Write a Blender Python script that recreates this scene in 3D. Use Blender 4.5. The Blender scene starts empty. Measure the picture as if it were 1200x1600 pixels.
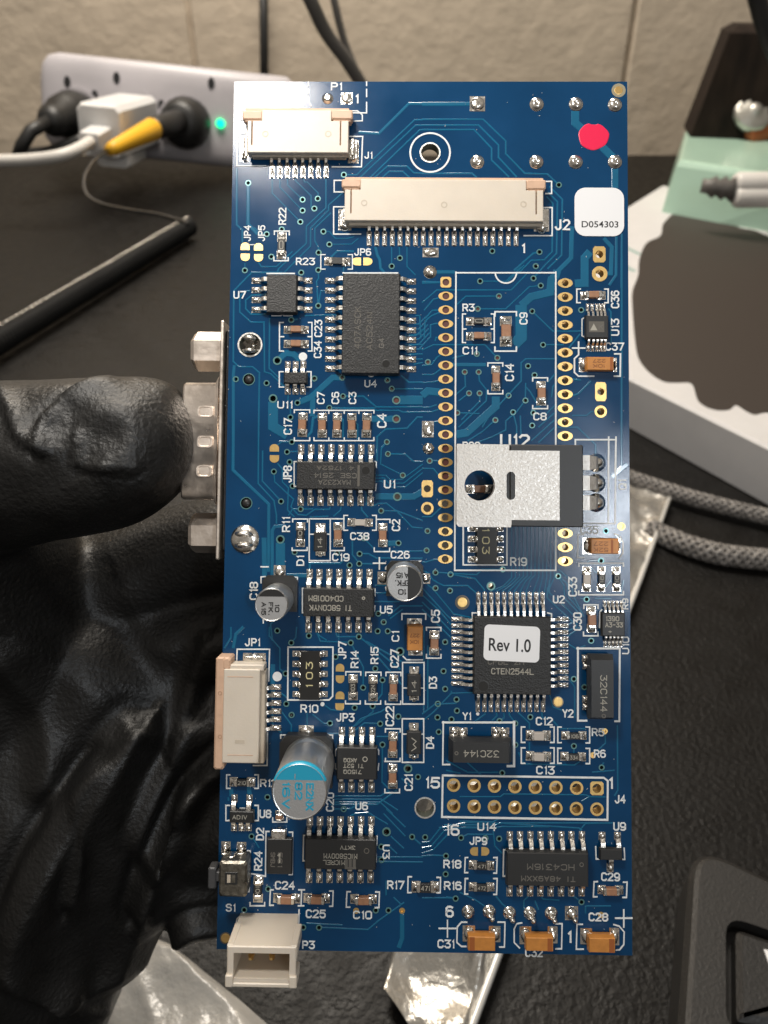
import bpy, bmesh, math, random
import numpy as np
from mathutils import Vector, Matrix, noise
random.seed(7)
R = math.radians
S = bpy.context.scene
COL = S.collection
S.unit_settings.scale_length = 0.01          # one unit is one centimetre

# ------------------------------------------------------------------ camera
PITCH = R(33.0)
F, PPX, PPY = 1200.0, 600.0, 710.0
CAMLOC = Vector((0, 0, 20))
RIGHT = Vector((1, 0, 0))
FWD = Vector((0, math.cos(PITCH), -math.sin(PITCH)))
UP = Vector((0, math.sin(PITCH), math.cos(PITCH)))
cd = bpy.data.cameras.new('camera'); cam = bpy.data.objects.new('camera', cd); COL.objects.link(cam)
S.camera = cam
cam.location = CAMLOC
cam.rotation_euler = (math.pi/2 - PITCH, 0, 0)
cd.sensor_fit = 'VERTICAL'; cd.sensor_height = 24.0; cd.sensor_width = 18.0
cd.lens = 24.0*F/1600.0
cd.shift_y = (PPY-800.0)/1600.0
cd.clip_start = 0.1; cd.clip_end = 1000
cd.dof.use_dof = True; cd.dof.focus_distance = 9.55; cd.dof.aperture_fstop = 0.27

# ------------------------------------------------------------------ world and lamps
w = bpy.data.worlds.new('World'); S.world = w; w.use_nodes = True
nt = w.node_tree; bg = nt.nodes['Background']
tc = nt.nodes.new('ShaderNodeTexCoord'); sx = nt.nodes.new('ShaderNodeSeparateXYZ')
cr = nt.nodes.new('ShaderNodeValToRGB')
nt.links.new(tc.outputs['Generated'], sx.inputs[0]); 
mp = nt.nodes.new('ShaderNodeMapRange'); mp.inputs[1].default_value = -1; mp.inputs[2].default_value = 1
nt.links.new(sx.outputs['Z'], mp.inputs[0]); nt.links.new(mp.outputs[0], cr.inputs[0])
cr.color_ramp.elements[0].position = 0.3; cr.color_ramp.elements[0].color = (0.05, 0.042, 0.036, 1)
cr.color_ramp.elements[1].position = 0.85; cr.color_ramp.elements[1].color = (0.52, 0.47, 0.41, 1)
nt.links.new(cr.outputs[0], bg.inputs['Color']); bg.inputs['Strength'].default_value = 0.6
S.view_settings.view_transform = 'Standard'; S.view_settings.look = 'None'; S.view_settings.exposure = 0.22

# ------------------------------------------------------------------ pixel rays and the board frame
def cdir(u, v): return (RIGHT*((u-PPX)/F) - UP*((v-PPY)/F) + FWD)
def CP(u, v, d): return CAMLOC + cdir(u, v)*d
def DK(u, v, z=0.0):
    r = cdir(u, v); return CAMLOC + r*((z-CAMLOC.z)/r.z)
def WL(u, v, Y):
    r = cdir(u, v); return CAMLOC + r*(Y/r.y)
def c2w(x, y, z): return RIGHT*x - UP*y + FWD*z
by = c2w(.0106, -.9986, .0516).normalized()
bx = c2w(1, .0099, -.014); bx = (bx - by*bx.dot(by)).normalized()
bz = bx.cross(by).normalized()
B0 = CP(660, 810, 9.72)
BM = Matrix(((bx.x, by.x, bz.x, B0.x), (bx.y, by.y, bz.y, B0.y), (bx.z, by.z, bz.z, B0.z), (0, 0, 0, 1)))
BMI = BM.inverted()
CL = BMI @ CAMLOC
def P(u, v, h=0.0):
    """board-frame point at height h that the photo shows at pixel u, v"""
    d = BMI.to_3x3() @ cdir(u, v)
    t = (h - CL.z)/d.z
    p = CL + d*t
    return (p.x, p.y)

def area(name, loc, target, size, sy, power, col):
    l = bpy.data.lights.new(name, 'AREA'); l.shape = 'RECTANGLE'; l.size = size; l.size_y = sy
    l.energy = power; l.color = col
    o = bpy.data.objects.new(name, l); COL.objects.link(o); o.location = loc
    o.rotation_euler = (Vector(target)-Vector(loc)).to_track_quat('-Z', 'Y').to_euler()
    return o
def bl(x, y, z): return BM @ Vector((x, y, z))
def glint(u, v, t):
    """place from which a lamp's reflection in the board is seen at pixel u, v"""
    x, y = P(u, v); return bl(x+(x-CL.x)*t, y+(y-CL.y)*t, CL.z*t)
area('desk_lamp_light', glint(392, 150, .92), bl(-.3, 3.5, 0), 2.5, 2.4, 1450, (1.0, .95, .88))
area('window_light', glint(972, 815, 4.4), bl(0, 0, 0), 2.6, 6.5, 4300, (.88, .94, 1.0))
area('ceiling_lamp_light', (-20, 78, 92), (-12, 84, 0), 70, 22, 135000, (1.0, .92, .81))

# ------------------------------------------------------------------ materials
def srgb(h):
    h = h.lstrip('#'); c = [int(h[i:i+2], 16)/255 for i in (0, 2, 4)]
    return tuple(x/12.92 if x <= .04045 else ((x+.055)/1.055)**2.4 for x in c)
MAT = {}
def mat(name, col, rough=.5, metal=0., bump=0., bscale=30., var=0., vscale=8., coat=0., spec=.5, rvar=0.,
        kind='noise', emit=None, aniso=None, trans=0., detail=4., sss=0., coords='Object'):
    if name in MAT: return MAT[name]
    m = bpy.data.materials.new(name); m.use_nodes = True; n = m.node_tree.nodes; L = m.node_tree.links
    b = n['Principled BSDF']
    if isinstance(col, str): col = srgb(col)
    b.inputs['Base Color'].default_value = (*col, 1); b.inputs['Roughness'].default_value = rough
    b.inputs['Metallic'].default_value = metal; b.inputs['Coat Weight'].default_value = coat
    b.inputs['Coat Roughness'].default_value = .15
    b.inputs['Specular IOR Level'].default_value = spec
    if trans: b.inputs['Transmission Weight'].default_value = trans
    if sss:
        b.inputs['Subsurface Weight'].default_value = sss; b.inputs['Subsurface Radius'].default_value = (.1, .07, .04)
        b.inputs['Subsurface Scale'].default_value = .5
    if emit: b.inputs['Emission Color'].default_value = (*emit[0], 1); b.inputs['Emission Strength'].default_value = emit[1]
    tx = n.new('ShaderNodeTexCoord')
    vec = tx.outputs[coords]
    if aniso:
        mpn = n.new('ShaderNodeMapping'); mpn.inputs['Scale'].default_value = aniso
        L.new(vec, mpn.inputs[0]); vec = mpn.outputs[0]
    if var or rvar:
        ns = n.new('ShaderNodeTexNoise'); ns.inputs['Scale'].default_value = vscale; ns.inputs['Detail'].default_value = 5
        L.new(vec, ns.inputs['Vector'])
        if var:
            mx = n.new('ShaderNodeMapRange'); mx.inputs[1].default_value = .25; mx.inputs[2].default_value = .75
            mx.inputs[3].default_value = 1-var; mx.inputs[4].default_value = 1+var
            L.new(ns.outputs[0], mx.inputs[0])
            vm = n.new('ShaderNodeVectorMath'); vm.operation = 'SCALE'; vm.inputs[0].default_value = col
            L.new(mx.outputs[0], vm.inputs['Scale']); L.new(vm.outputs[0], b.inputs['Base Color'])
        if rvar:
            mr = n.new('ShaderNodeMapRange'); mr.inputs[1].default_value = .3; mr.inputs[2].default_value = .7
            mr.inputs[3].default_value = max(rough-rvar, .03); mr.inputs[4].default_value = min(rough+rvar, 1)
            L.new(ns.outputs[0], mr.inputs[0]); L.new(mr.outputs[0], b.inputs['Roughness'])
    if bump:
        if kind == 'voronoi':
            t = n.new('ShaderNodeTexVoronoi'); t.inputs['Scale'].default_value = bscale; out = t.outputs['Distance']
        else:
            t = n.new('ShaderNodeTexNoise'); t.inputs['Scale'].default_value = bscale; t.inputs['Detail'].default_value = detail; out = t.outputs[0]
        L.new(vec, t.inputs['Vector'])
        bp = n.new('ShaderNodeBump'); bp.inputs['Strength'].default_value = 1; bp.inputs['Distance'].default_value = bump
        L.new(out, bp.inputs['Height']); L.new(bp.outputs[0], b.inputs['Normal'])
    MAT[name] = m
    return m
mBoard = mat('blue_solder_mask', (.0018, .040, .112), .17, bump=.0007, bscale=60, coat=0., var=.16, vscale=1.1, spec=.32, rvar=.05)
mTrace = mat('masked_copper_trace', (.003, .105, .205), .16, coat=.1, var=.1, vscale=3, spec=.6)
mEdge = mat('board_edge', (.11, .12, .10), .7, bump=.004, bscale=60)
mSilk = mat('white_silkscreen_ink', (.72, .74, .74), .6, var=.08, vscale=30)
mSolder = mat('solder', (.74, .71, .66), .2, 1., bump=.004, bscale=20, rvar=.1, vscale=25, var=.15)
mPin = mat('tinned_pin', (.76, .72, .66), .3, 1., bump=.003, bscale=40, rvar=.1, vscale=40, var=.2)
mPad = mat('tinned_pad', (.75, .73, .69), .35, 1., bump=.003, bscale=60)
mGold = mat('gold_plating', (.83, .56, .22), .38, 1., bump=.001, bscale=60, var=.12, vscale=12)
mVia = mat('via_ring', (.12, .27, .27), .3, .4)
mViaIn = mat('via_barrel', (.012, .016, .016), .5)
mBrown = mat('brown_hole_filling', (.10, .028, .022), .5)
mChip = mat('black_epoxy', (.015, .0145, .014), .44, bump=.008, bscale=48, var=.25, vscale=50, detail=6)
mChipS = mat('smooth_black_epoxy', (.018, .018, .018), .42, bump=.0015, bscale=90)
mMark = mat('laser_marking', (.13, .12, .105), .6)
mMark2 = mat('bright_marking', (.36, .34, .29), .6)
mMarkD = mat('faint_marking', (.11, .10, .085), .6)
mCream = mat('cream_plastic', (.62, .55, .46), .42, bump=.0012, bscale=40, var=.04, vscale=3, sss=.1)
mCreamD = mat('cream_plastic_painted_shade', (.50, .43, .34), .5, bump=.002, bscale=40, var=.06)  # darker copy of the cream, shade of the connector sides put into its colour
mBeige = mat('beige_latch_plastic', (.58, .38, .26), .5, bump=.002, bscale=30, var=.08, vscale=10)
mCap = mat('brown_ceramic', (.33, .165, .09), .45, bump=.002, bscale=60, var=.15, vscale=20)
mCapL = mat('grey_ceramic', (.48, .43, .38), .45, bump=.002, bscale=60)
mTan = mat('orange_tantalum_case', (.50, .20, .038), .42, bump=.0018, bscale=50, var=.12, vscale=12)
mTanD = mat('tantalum_stripe', (.30, .085, .015), .5)
mAl = mat('aluminium_can', (.74, .74, .73), .36, 1., bump=.0015, bscale=60, var=.06, vscale=10)
mAlT = mat('can_top_lacquer', (.44, .44, .44), .42, .7, bump=.002, bscale=60)
mCyan = mat('cyan_print', (.012, .30, .46), .4)
mBlackP = mat('black_print', (.012, .012, .012), .45)
mSheet = mat('matte_tin_tab', (.58, .55, .51), .44, .75, bump=.004, bscale=40, var=.14, vscale=30, rvar=.1)
mWhite = mat('white_label_paper', (.78, .78, .79), .45)
mInk = mat('black_ink', (.015, .015, .016), .6)
mPink = mat('pink_paint', (.74, .007, .065), .42, bump=.0015, bscale=20)
mNick = mat('nickel_shell', (.92, .82, .73), .36, .95, bump=.004, bscale=14, rvar=.1, vscale=6)
mGlove = mat('black_nitrile', (.0055, .0053, .005), .46, bump=.018, bscale=15., rvar=.08, vscale=2.5, detail=8, spec=.5)
mGlass = mat('glazed_black', (.02, .02, .02), .2)

# ------------------------------------------------------------------ mesh builder
class MB:
    def __init__(s): s.v = []; s.f = []; s.m = []; s.mi = 0; s.smooth = False; s.sm = []
    def add(s, vs, fs):
        b = len(s.v); s.v += [tuple(x) for x in vs]
        for f in fs: s.f.append([b+i for i in f]); s.m.append(s.mi); s.sm.append(s.smooth)
        return s
    def box(s, x0, x1, y0, y1, z0, z1):
        if x0 > x1: x0, x1 = x1, x0
        if y0 > y1: y0, y1 = y1, y0
        return s.add([(x0,y0,z0),(x1,y0,z0),(x1,y1,z0),(x0,y1,z0),(x0,y0,z1),(x1,y0,z1),(x1,y1,z1),(x0,y1,z1)],
              [(3,2,1,0),(4,5,6,7),(0,1,5,4),(1,2,6,5),(2,3,7,6),(3,0,4,7)])
    def levels(s, polys, cap0=True, cap1=True):
        """polys: list of rings (equal length) from bottom to top"""
        n = len(polys[0]); vs = [p for r in polys for p in r]; fs = []
        for k in range(len(polys)-1):
            for i in range(n):
                j = (i+1) % n; fs.append((k*n+i, k*n+j, (k+1)*n+j, (k+1)*n+i))
        if cap0: fs.append(tuple(range(n))[::-1])
        if cap1: fs.append(tuple(range((len(polys)-1)*n, len(polys)*n)))
        return s.add(vs, fs)
    def cbox(s, x0, x1, y0, y1, z0, z1, c=.01):
        """box with chamfered edges"""
        if x0 > x1: x0, x1 = x1, x0
        if y0 > y1: y0, y1 = y1, y0
        def ring(i, z): 
            a = i
            return [(x0+a+c,y0+a,z),(x1-a-c,y0+a,z),(x1-a,y0+a+c,z),(x1-a,y1-a-c,z),(x1-a-c,y1-a,z),(x0+a+c,y1-a,z),(x0+a,y1-a-c,z),(x0+a,y0+a+c,z)]
        return s.levels([ring(0, z0), ring(0, z1-c), ring(c, z1)])
    def icbody(s, x0, x1, y0, y1, z0, z1, t=.02):
        if x0 > x1: x0, x1 = x1, x0
        if y0 > y1: y0, y1 = y1, y0
        zm = z0+(z1-z0)*.45
        def r(a, z): return [(x0+a,y0+a,z),(x1-a,y0+a,z),(x1-a,y1-a,z),(x0+a,y1-a,z)]
        e = .007
        return s.levels([r(t*.5, z0), r(-t*.6, zm), r(-t*.05, z1-e), r(e, z1)])
    def cyl(s, cx, cy, z0, z1, r0, r1=None, n=24, cap0=True, cap1=True):
        r1 = r0 if r1 is None else r1
        ring = lambda r, z: [(cx+r*math.cos(2*math.pi*i/n), cy+r*math.sin(2*math.pi*i/n), z) for i in range(n)]
        return s.levels([ring(r0, z0), ring(r1, z1)], cap0, cap1)
    def lathe(s, cx, cy, prof, n=24, cap0=False, cap1=True, sx=1., sy=1.):
        return s.levels([[(cx+r*sx*math.cos(2*math.pi*i/n), cy+r*sy*math.sin(2*math.pi*i/n), z) for i in range(n)] for r, z in prof], cap0, cap1)
    def dome(s, cx, cy, z0, r, h, n=16, k=5, sx=1., sy=1., jit=0.):
        pr = [(r*math.cos(a), z0+h*math.sin(a)) for a in [math.pi/2*i/k*.97 for i in range(k+1)]]
        a = len(s.v); s.lathe(cx, cy, pr, n, sx=sx, sy=sy)
        if jit:
            for i in range(a, len(s.v)):
                x, y, z = s.v[i]; q = noise.noise(Vector((x*14, y*14, z*14)))*jit
                s.v[i] = (x+q, y-q*.7, z+q*.8 if z > z0+.002 else z)
        return s
    def prism(s, poly, z0, z1):
        return s.levels([[(x, y, z0) for x, y in poly], [(x, y, z1) for x, y in poly]])
    def ring(s, cx, cy, r0, r1, z0, z1, n=24, a0=0., a1=2*math.pi):
        full = abs(a1-a0-2*math.pi) < 1e-6; m = n if full else n+1
        vs = []; fs = []
        for i in range(m):
            a = a0+(a1-a0)*i/n; c, d = math.cos(a), math.sin(a)
            vs += [(cx+r0*c, cy+r0*d, z0), (cx+r0*c, cy+r0*d, z1), (cx+r1*c, cy+r1*d, z1), (cx+r1*c, cy+r1*d, z0)]
        for i in range(n if full else n):
            j = (i+1) % m
            for k in range(4):
                l = (k+1) % 4
                fs.append((i*4+l, i*4+k, j*4+k, j*4+l))
        return s.add(vs, fs)
    def strip(s, pts, w, z0, z1, bev=0., caps=True):
        """flat raised ribbon along 2-D points, mitred"""
        n = len(pts); offs = []
        for i in range(n):
            d0 = Vector(pts[i])-Vector(pts[i-1]) if i else None
            d1 = Vector(pts[i+1])-Vector(pts[i]) if i < n-1 else None
            if d0 is None: d0 = d1
            if d1 is None: d1 = d0
            d0 = d0.normalized(); d1 = d1.normalized()
            t = d0+d1
            if t.length < .2: t = d0
            t.normalize(); nn = Vector((-t.y, t.x)); k = 1/max(.5, nn.dot(Vector((-d0.y, d0.x))))
            offs.append(nn*k)
        vs = []; fs = []
        for p, o in zip(pts, offs):
            p = Vector(p)
            for q, z in ((w/2, z0), (w/2-bev, z1), (-w/2+bev, z1), (-w/2, z0)):
                vs.append((p.x+o.x*q, p.y+o.y*q, z))
        for i in range(n-1):
            for k in range(3): fs.append((i*4+k, i*4+k+1, i*4+4+k+1, i*4+4+k))
        if caps: fs.append((3, 2, 1, 0)); e = (n-1)*4; fs.append((e, e+1, e+2, e+3))
        return s.add(vs, fs)
    def tube(s, pts, r, n=10, cap=True):
        """round tube through 3-D points, r number or list"""
        pts = [Vector(p) for p in pts]; rings = []; up = None
        for i, p in enumerate(pts):
            t = (pts[min(i+1, len(pts)-1)]-pts[max(i-1, 0)]).normalized()
            if up is None:
                up = Vector((0, 0, 1)) if abs(t.z) < .9 else Vector((1, 0, 0))
            a = t.cross(up).normalized(); up = a.cross(t).normalized()
            rr = r[i] if isinstance(r, (list, tuple)) else r
            rings.append([p + (a*math.cos(2*math.pi*k/n)+up*math.sin(2*math.pi*k/n))*rr for k in range(n)])
        return s.levels(rings, cap, cap)
    def mesh(s, name, mats):
        me = bpy.data.meshes.new(name); me.from_pydata(s.v, [], s.f)
        for m in (mats if isinstance(mats, (list, tuple)) else [mats]): me.materials.append(m)
        me.polygons.foreach_set('material_index', s.m); me.polygons.foreach_set('use_smooth', s.sm)
        me.update(); return me
    def build(s, name, mats, parent=None):
        return link(name, s.mesh(name, mats), parent)
def link(name, me, parent=None, loc=None):
    o = bpy.data.objects.new(name, me); COL.objects.link(o)
    if parent is not None: o.parent = parent
    if loc is not None: o.location = loc
    return o
def empty(name, loc=(0, 0, 0), m=None):
    o = bpy.data.objects.new(name, None); COL.objects.link(o); o.empty_display_size = 1
    if m is not None: o.matrix_world = m
    else: o.location = loc
    return o
def tag(o, label=None, cat=None, group=None, kind=None):
    for k, v in (('label', label), ('category', cat), ('group', group), ('kind', kind)):
        if v: o[k] = v
    return o
def spline(pts, n=12, rad=None):
    """Catmull-Rom through points (tuples of any length)"""
    out = []; p = [pts[0]]+list(pts)+[pts[-1]]
    for i in range(1, len(p)-2):
        for k in range(n):
            t = k/n; out.append(tuple(.5*((2*b)+(-a+c)*t+(2*a-5*b+4*c-d)*t*t+(-a+3*b-3*c+d)*t**3) for a, b, c, d in zip(p[i-1], p[i], p[i+1], p[i+2])))
    out.append(tuple(pts[-1])); return out

# stroke letters, cell 4 wide, 6 high
GL = {
'0': ['0,1 0,5 1,6 3,6 4,5 4,1 3,0 1,0 0,1'], '1': ['1,5 2.2,6 2.2,0'], '2': ['0,5 1,6 3,6 4,5 4,4 0,0 4,0'],
'3': ['0,6 4,6 1.8,3.6 3,3.6 4,2.6 4,1 3,0 1,0 0,1'], '4': ['3,0 3,6 0,2 4,2'], '5': ['4,6 .4,6 0,3.4 1,3.8 3,3.8 4,2.8 4,1 3,0 1,0 0,1'],
'6': ['3.6,5.6 2.8,6 1,6 0,5 0,1 1,0 3,0 4,1 4,2.6 3,3.6 1,3.6 0,2.6'], '7': ['0,6 4,6 1.4,0'],
'8': ['1,3.2 0,4.2 0,5 1,6 3,6 4,5 4,4.2 3,3.2 1,3.2 0,2.2 0,1 1,0 3,0 4,1 4,2.2 3,3.2'],
'9': ['.4,.4 1.2,0 3,0 4,1 4,5 3,6 1,6 0,5 0,3.4 1,2.4 3,2.4 4,3.4'],
'A': ['0,0 2,6 4,0', '.7,2 3.3,2'], 'B': ['0,0 0,6 3,6 4,5 4,4.2 3,3.2 0,3.2', '3,3.2 4,2.2 4,1 3,0 0,0'],
'C': ['4,1 3,0 1,0 0,1 0,5 1,6 3,6 4,5'], 'D': ['0,0 0,6 2.6,6 4,4.6 4,1.4 2.6,0 0,0'], 'E': ['4,0 0,0 0,6 4,6', '0,3.2 3,3.2'],
'F': ['0,0 0,6 4,6', '0,3.2 3,3.2'], 'G': ['4,5 3,6 1,6 0,5 0,1 1,0 3,0 4,1 4,2.8 2.4,2.8'], 'H': ['0,0 0,6', '4,0 4,6', '0,3 4,3'],
'I': ['2,0 2,6'], 'J': ['0,1.4 1,0 2.4,0 3.4,1 3.4,6'], 'K': ['0,0 0,6', '4,6 0,2.4', '1.4,3.6 4,0'], 'L': ['0,6 0,0 4,0'],
'M': ['0,0 0,6 2,3 4,6 4,0'], 'N': ['0,0 0,6 4,0 4,6'], 'O': ['0,1 0,5 1,6 3,6 4,5 4,1 3,0 1,0 0,1'], 'P': ['0,0 0,6 3,6 4,5 4,3.8 3,2.8 0,2.8'],
'Q': ['0,1 0,5 1,6 3,6 4,5 4,1 3,0 1,0 0,1', '2.4,1.6 4,0'], 'R': ['0,0 0,6 3,6 4,5 4,3.8 3,2.8 0,2.8', '2.2,2.8 4,0'],
'S': ['0,1 1,0 3,0 4,1 4,2.2 3,3.2 1,3.2 0,4.2 0,5 1,6 3,6 4,5'], 'T': ['2,0 2,6', '0,6 4,6'], 'U': ['0,6 0,1 1,0 3,0 4,1 4,6'],
'V': ['0,6 2,0 4,6'], 'W': ['0,6 1,0 2,4 3,0 4,6'], 'X': ['0,0 4,6', '0,6 4,0'], 'Y': ['0,6 2,3 4,6', '2,3 2,0'], 'Z': ['0,6 4,6 0,0 4,0'],
'+': ['2,1 2,5', '0,3 4,3'], '-': ['.5,3 3.5,3'], '.': ['1.8,0 2.2,.3'], '*': ['2,2 2,4', '1,3 3,3'], ' ': []}
def glyph_strokes(txt, cx, cy, L, H, rot):
    """strokes of txt centred at cx, cy, length L along the line, cap height H, angle rot (board units)"""
    n = len(txt); widths = [.35 if c in '1I.' and n > 1 else 1. for c in txt]
    gap = .42; tot = sum(widths)+gap*(n-1); k = L/tot if tot else L
    c, s = math.cos(rot), math.sin(rot); out = []; x = -L/2
    for ch, wd in zip(txt, widths):
        for st in GL[ch]:
            pts = []
            for q in st.split():
                a, b = (float(t) for t in q.split(','))
                if wd < 1: a = (a-1.6)*.5+1.; px = x + a/4*k*(1 if n > 1 else 1)
                else: px = x + a/4*k
                if n == 1 and ch == '1': px = (a-2)/4*H*.6
                py = (b/6-.5)*H
                pts.append((cx+px*c-py*s, cy+px*s+py*c))
            out.append(pts)
        x += (wd+gap)*k
    return out

# ================================================================== THE CIRCUIT BOARD
TILE = {'A': (340,110,320/1200), 'B': (660,110,340/1200), 'C': (340,400,320/1200), 'D': (660,400,340/1200), 'E': (340,680,320/1200),
        'F': (660,680,340/1200), 'G': (330,980,330/1200), 'H': (660,980,340/1200), 'I': (320,1240,340/1200), 'J': (660,1240,340/1200), 'Z': (0,0,1.)}
def TP(t, x, y): a, b, k = TILE[t]; return (a+x*k, b+y*k)
def Q(t, x, y, h=0.): return P(*TP(t, x, y), h)
def KS(t, x, y, h=0.):
    a = Q(t, x, y, h); b = Q(t, x+10, y, h); return math.hypot(a[0]-b[0], a[1]-b[1])/10
def BB(t, x0, y0, x1, y1, h=0.):
    a = Q(t, x0, y0, h); b = Q(t, x1, y1, h)
    return min(a[0], b[0]), max(a[0], b[0]), min(a[1], b[1]), max(a[1], b[1])
def parse(s): 
    n = [float(q) for q in s.replace(' ', ',').split(',') if q]; return list(zip(n[::2], n[1::2]))

board = empty('circuit_board', m=BM)
tag(board, 'blue printed circuit board covered in chips, connectors and capacitors, gripped by the gloved hand', 'circuit board')

# ---- drilled holes: (x, y, hole radius, ring radius, style)
holes = []; pads = []
def hole(t, x, y, r, ro, style, sq=False, sy=1.):
    """r and ro in photo pixels"""
    c = Q(t, x, y); k = KS(t, x, y)/TILE[t][2]
    holes.append((c[0], c[1], r*k)); pads.append((c[0], c[1], r*k, ro*k, style, sq, sy))
VIAS = {
'A': '180,660 498,758 587,752 567,810 498,822 485,888 740,612 288,960 376,932 315,1092 620,945 655,1020 592,1068 590,1170 490,1185 160,1172 1068,1100 1020,1148',
'B': '752,632 385,997 645,1002 625,1080 612,1147 652,1187 318,1163',
'C': '432,375 590,292 107,722 287,745 567,718 730,713 468,860 427,945 655,890 735,822 1020,778 435,1090 407,1148 992,1090 998,1160 995,728',
'D': '422,222 305,292 605,305 30,585 300,540 413,562 233,640 310,640 257,757 315,757 475,770 568,797 582,607 618,657 500,862 402,905 192,865 605,935 612,865 665,490 875,298 40,1130',
'E': '422,157 330,213 440,298 372,388 487,433 958,443 1085,235 452,685 858,603 1060,632 832,695 830,753 773,762 942,1045 973,1095 938,1148 997,1148 350,1145 535,1175 828,1180 700,690',
'F': '28,528 23,635 72,757 155,767 72,843 152,857 443,740 748,777 1012,528 985,692 905,905 930,1133 125,1140',
'G': '455,88 793,88 707,168 423,263 427,435 457,498 675,545 863,343 932,235 973,300 815,457 917,447 1063,507 960,548 973,667 1175,850 320,965 753,1033',
'H': '116,242 125,340 188,398 85,422 190,460 83,497 160,508 90,577 425,517 512,530 595,495 835,285 893,330 512,648 440,803 835,655 988,773',
'I': '258,235 1143,238 973,292 975,365 350,525 943,643 1013,643 543,737 630,738 218,640',
'J': '15,240 213,243 348,245 423,248 130,343 128,443 183,578 877,597'}
BIG = {'C': '350,613 325,835', 'E': '1053,360 368,610', 'F': '378,832', 'G': '1073,138 1118,803', 'I': '1002,210'}
for t, s in VIAS.items():
    for x, y in parse(s): hole(t, x, y, 3.0, 4.7, 'brown' if t == 'D' and x < 480 else 'via')
for t, s in BIG.items():
    for x, y in parse(s): hole(t, x, y, 4.6, 6.8, 'via')
for x, y in ((1047,845),(1047,955)): hole('C', x, y, 4.6, 6.6, 'brown')
for t, x, y in (('H',1005,573),('H',940,705),('I',835,645),('I',1088,645),('J',985,668)): hole(t, x, y, 2.4, 4.6, 'goldvia')
hole('F', 1097, 503, 3.6, 6.2, 'goldvia')
# DIP socket pads
for i in range(21):
    y = 441.1+i*21.62
    hole('Z', 696.6-.05*i, y, 5.6, 8.4, 'gbrown' if i < 16 else 'gold', i == 0, .84)
for i in range(21):
    if 12 <= i < 18: continue
    hole('Z', 883.0-.0*i, 442.4+i*21.72, 5.4, 8.6, 'gold', False, .88)
for x, y in ((172,870),(285,873),(397,875),(510,878),(622,881),(736,883),(850,886),(962,888)): hole('H', x, y, 7.2, 10.4, 'gold', x == 962)
for x, y in ((172,985),(285,988),(397,990),(510,993),(623,995),(736,998),(849,1000),(962,1003)): hole('H', x, y, 7.2, 10.4, 'gold')
hole('B', 975, 1015, 6.2, 9.8, 'gold', True, 1.3); hole('B', 977, 1122, 6.6, 12.2, 'gold')
hole('D', 983, 748, 5.8, 8.8, 'gold', True, 1.7); hole('D', 983, 858, 6.2, 9.6, 'gold')
hole('F', 27, 295, 5.8, 8.8, 'gold', True, 1.5); hole('F', 27, 403, 6.4, 9.9, 'gold')
hole('Z', 672, 238.5, 14.6, 16.4, 'mount'); hole('Z', 664, 1262, 14.6, 16.6, 'mount')
hole('C', 190, 520, 17.5, 19.5, 'mount')
hole('C', 183, 723, 8.6, 9.6, 'post'); hole('E', 168, 398, 8.6, 9.6, 'post')

# ---- substrate with its holes cut
from mathutils.geometry import delaunay_2d_cdt
corners = [P(366,127.5), P(338.5,1483), P(988,1493), P(980,127.5)]
T_B = -.16
def substrate():
    vs = [Vector(c) for c in corners]; ed = [(i, (i+1) % 4) for i in range(4)]
    for x, y, r in holes:
        n = 20 if r > .05 else 12; b = len(vs)
        vs += [Vector((x+r*math.cos(2*math.pi*i/n), y+r*math.sin(2*math.pi*i/n))) for i in range(n)]
        ed += [(b+i, b+(i+1) % n) for i in range(n)]
    v, e, f, *_ = delaunay_2d_cdt(vs, ed, [], 0, 1e-6)
    keep = []
    for t in f:
        c = sum((v[i] for i in t), Vector((0, 0)))/len(t)
        if any((c.x-x)**2+(c.y-y)**2 < (r*.97)**2 for x, y, r in holes): continue
        keep.append(tuple(t) if (v[t[1]]-v[t[0]]).cross(v[t[2]]-v[t[0]]) > 0 else tuple(t)[::-1])
    m = MB(); n = len(v)
    m.add([(p.x, p.y, 0) for p in v], keep)
    m.add([(p.x, p.y, T_B) for p in v], [f[::-1] for f in keep])
    edges = {}
    for f in keep:
        for i in range(3):
            a, b = f[i], f[(i+1) % 3]; edges[(a, b)] = 1
    bnd = [(a, b) for a, b in edges if (b, a) not in edges]
    m.mi = 1
    m.f += [[b, a, n+a, n+b] for a, b in bnd]; m.m += [1]*len(bnd); m.sm += [False]*len(bnd)
    return m.build('board_substrate', [mBoard, mEdge], board)
sub = substrate()

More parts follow.
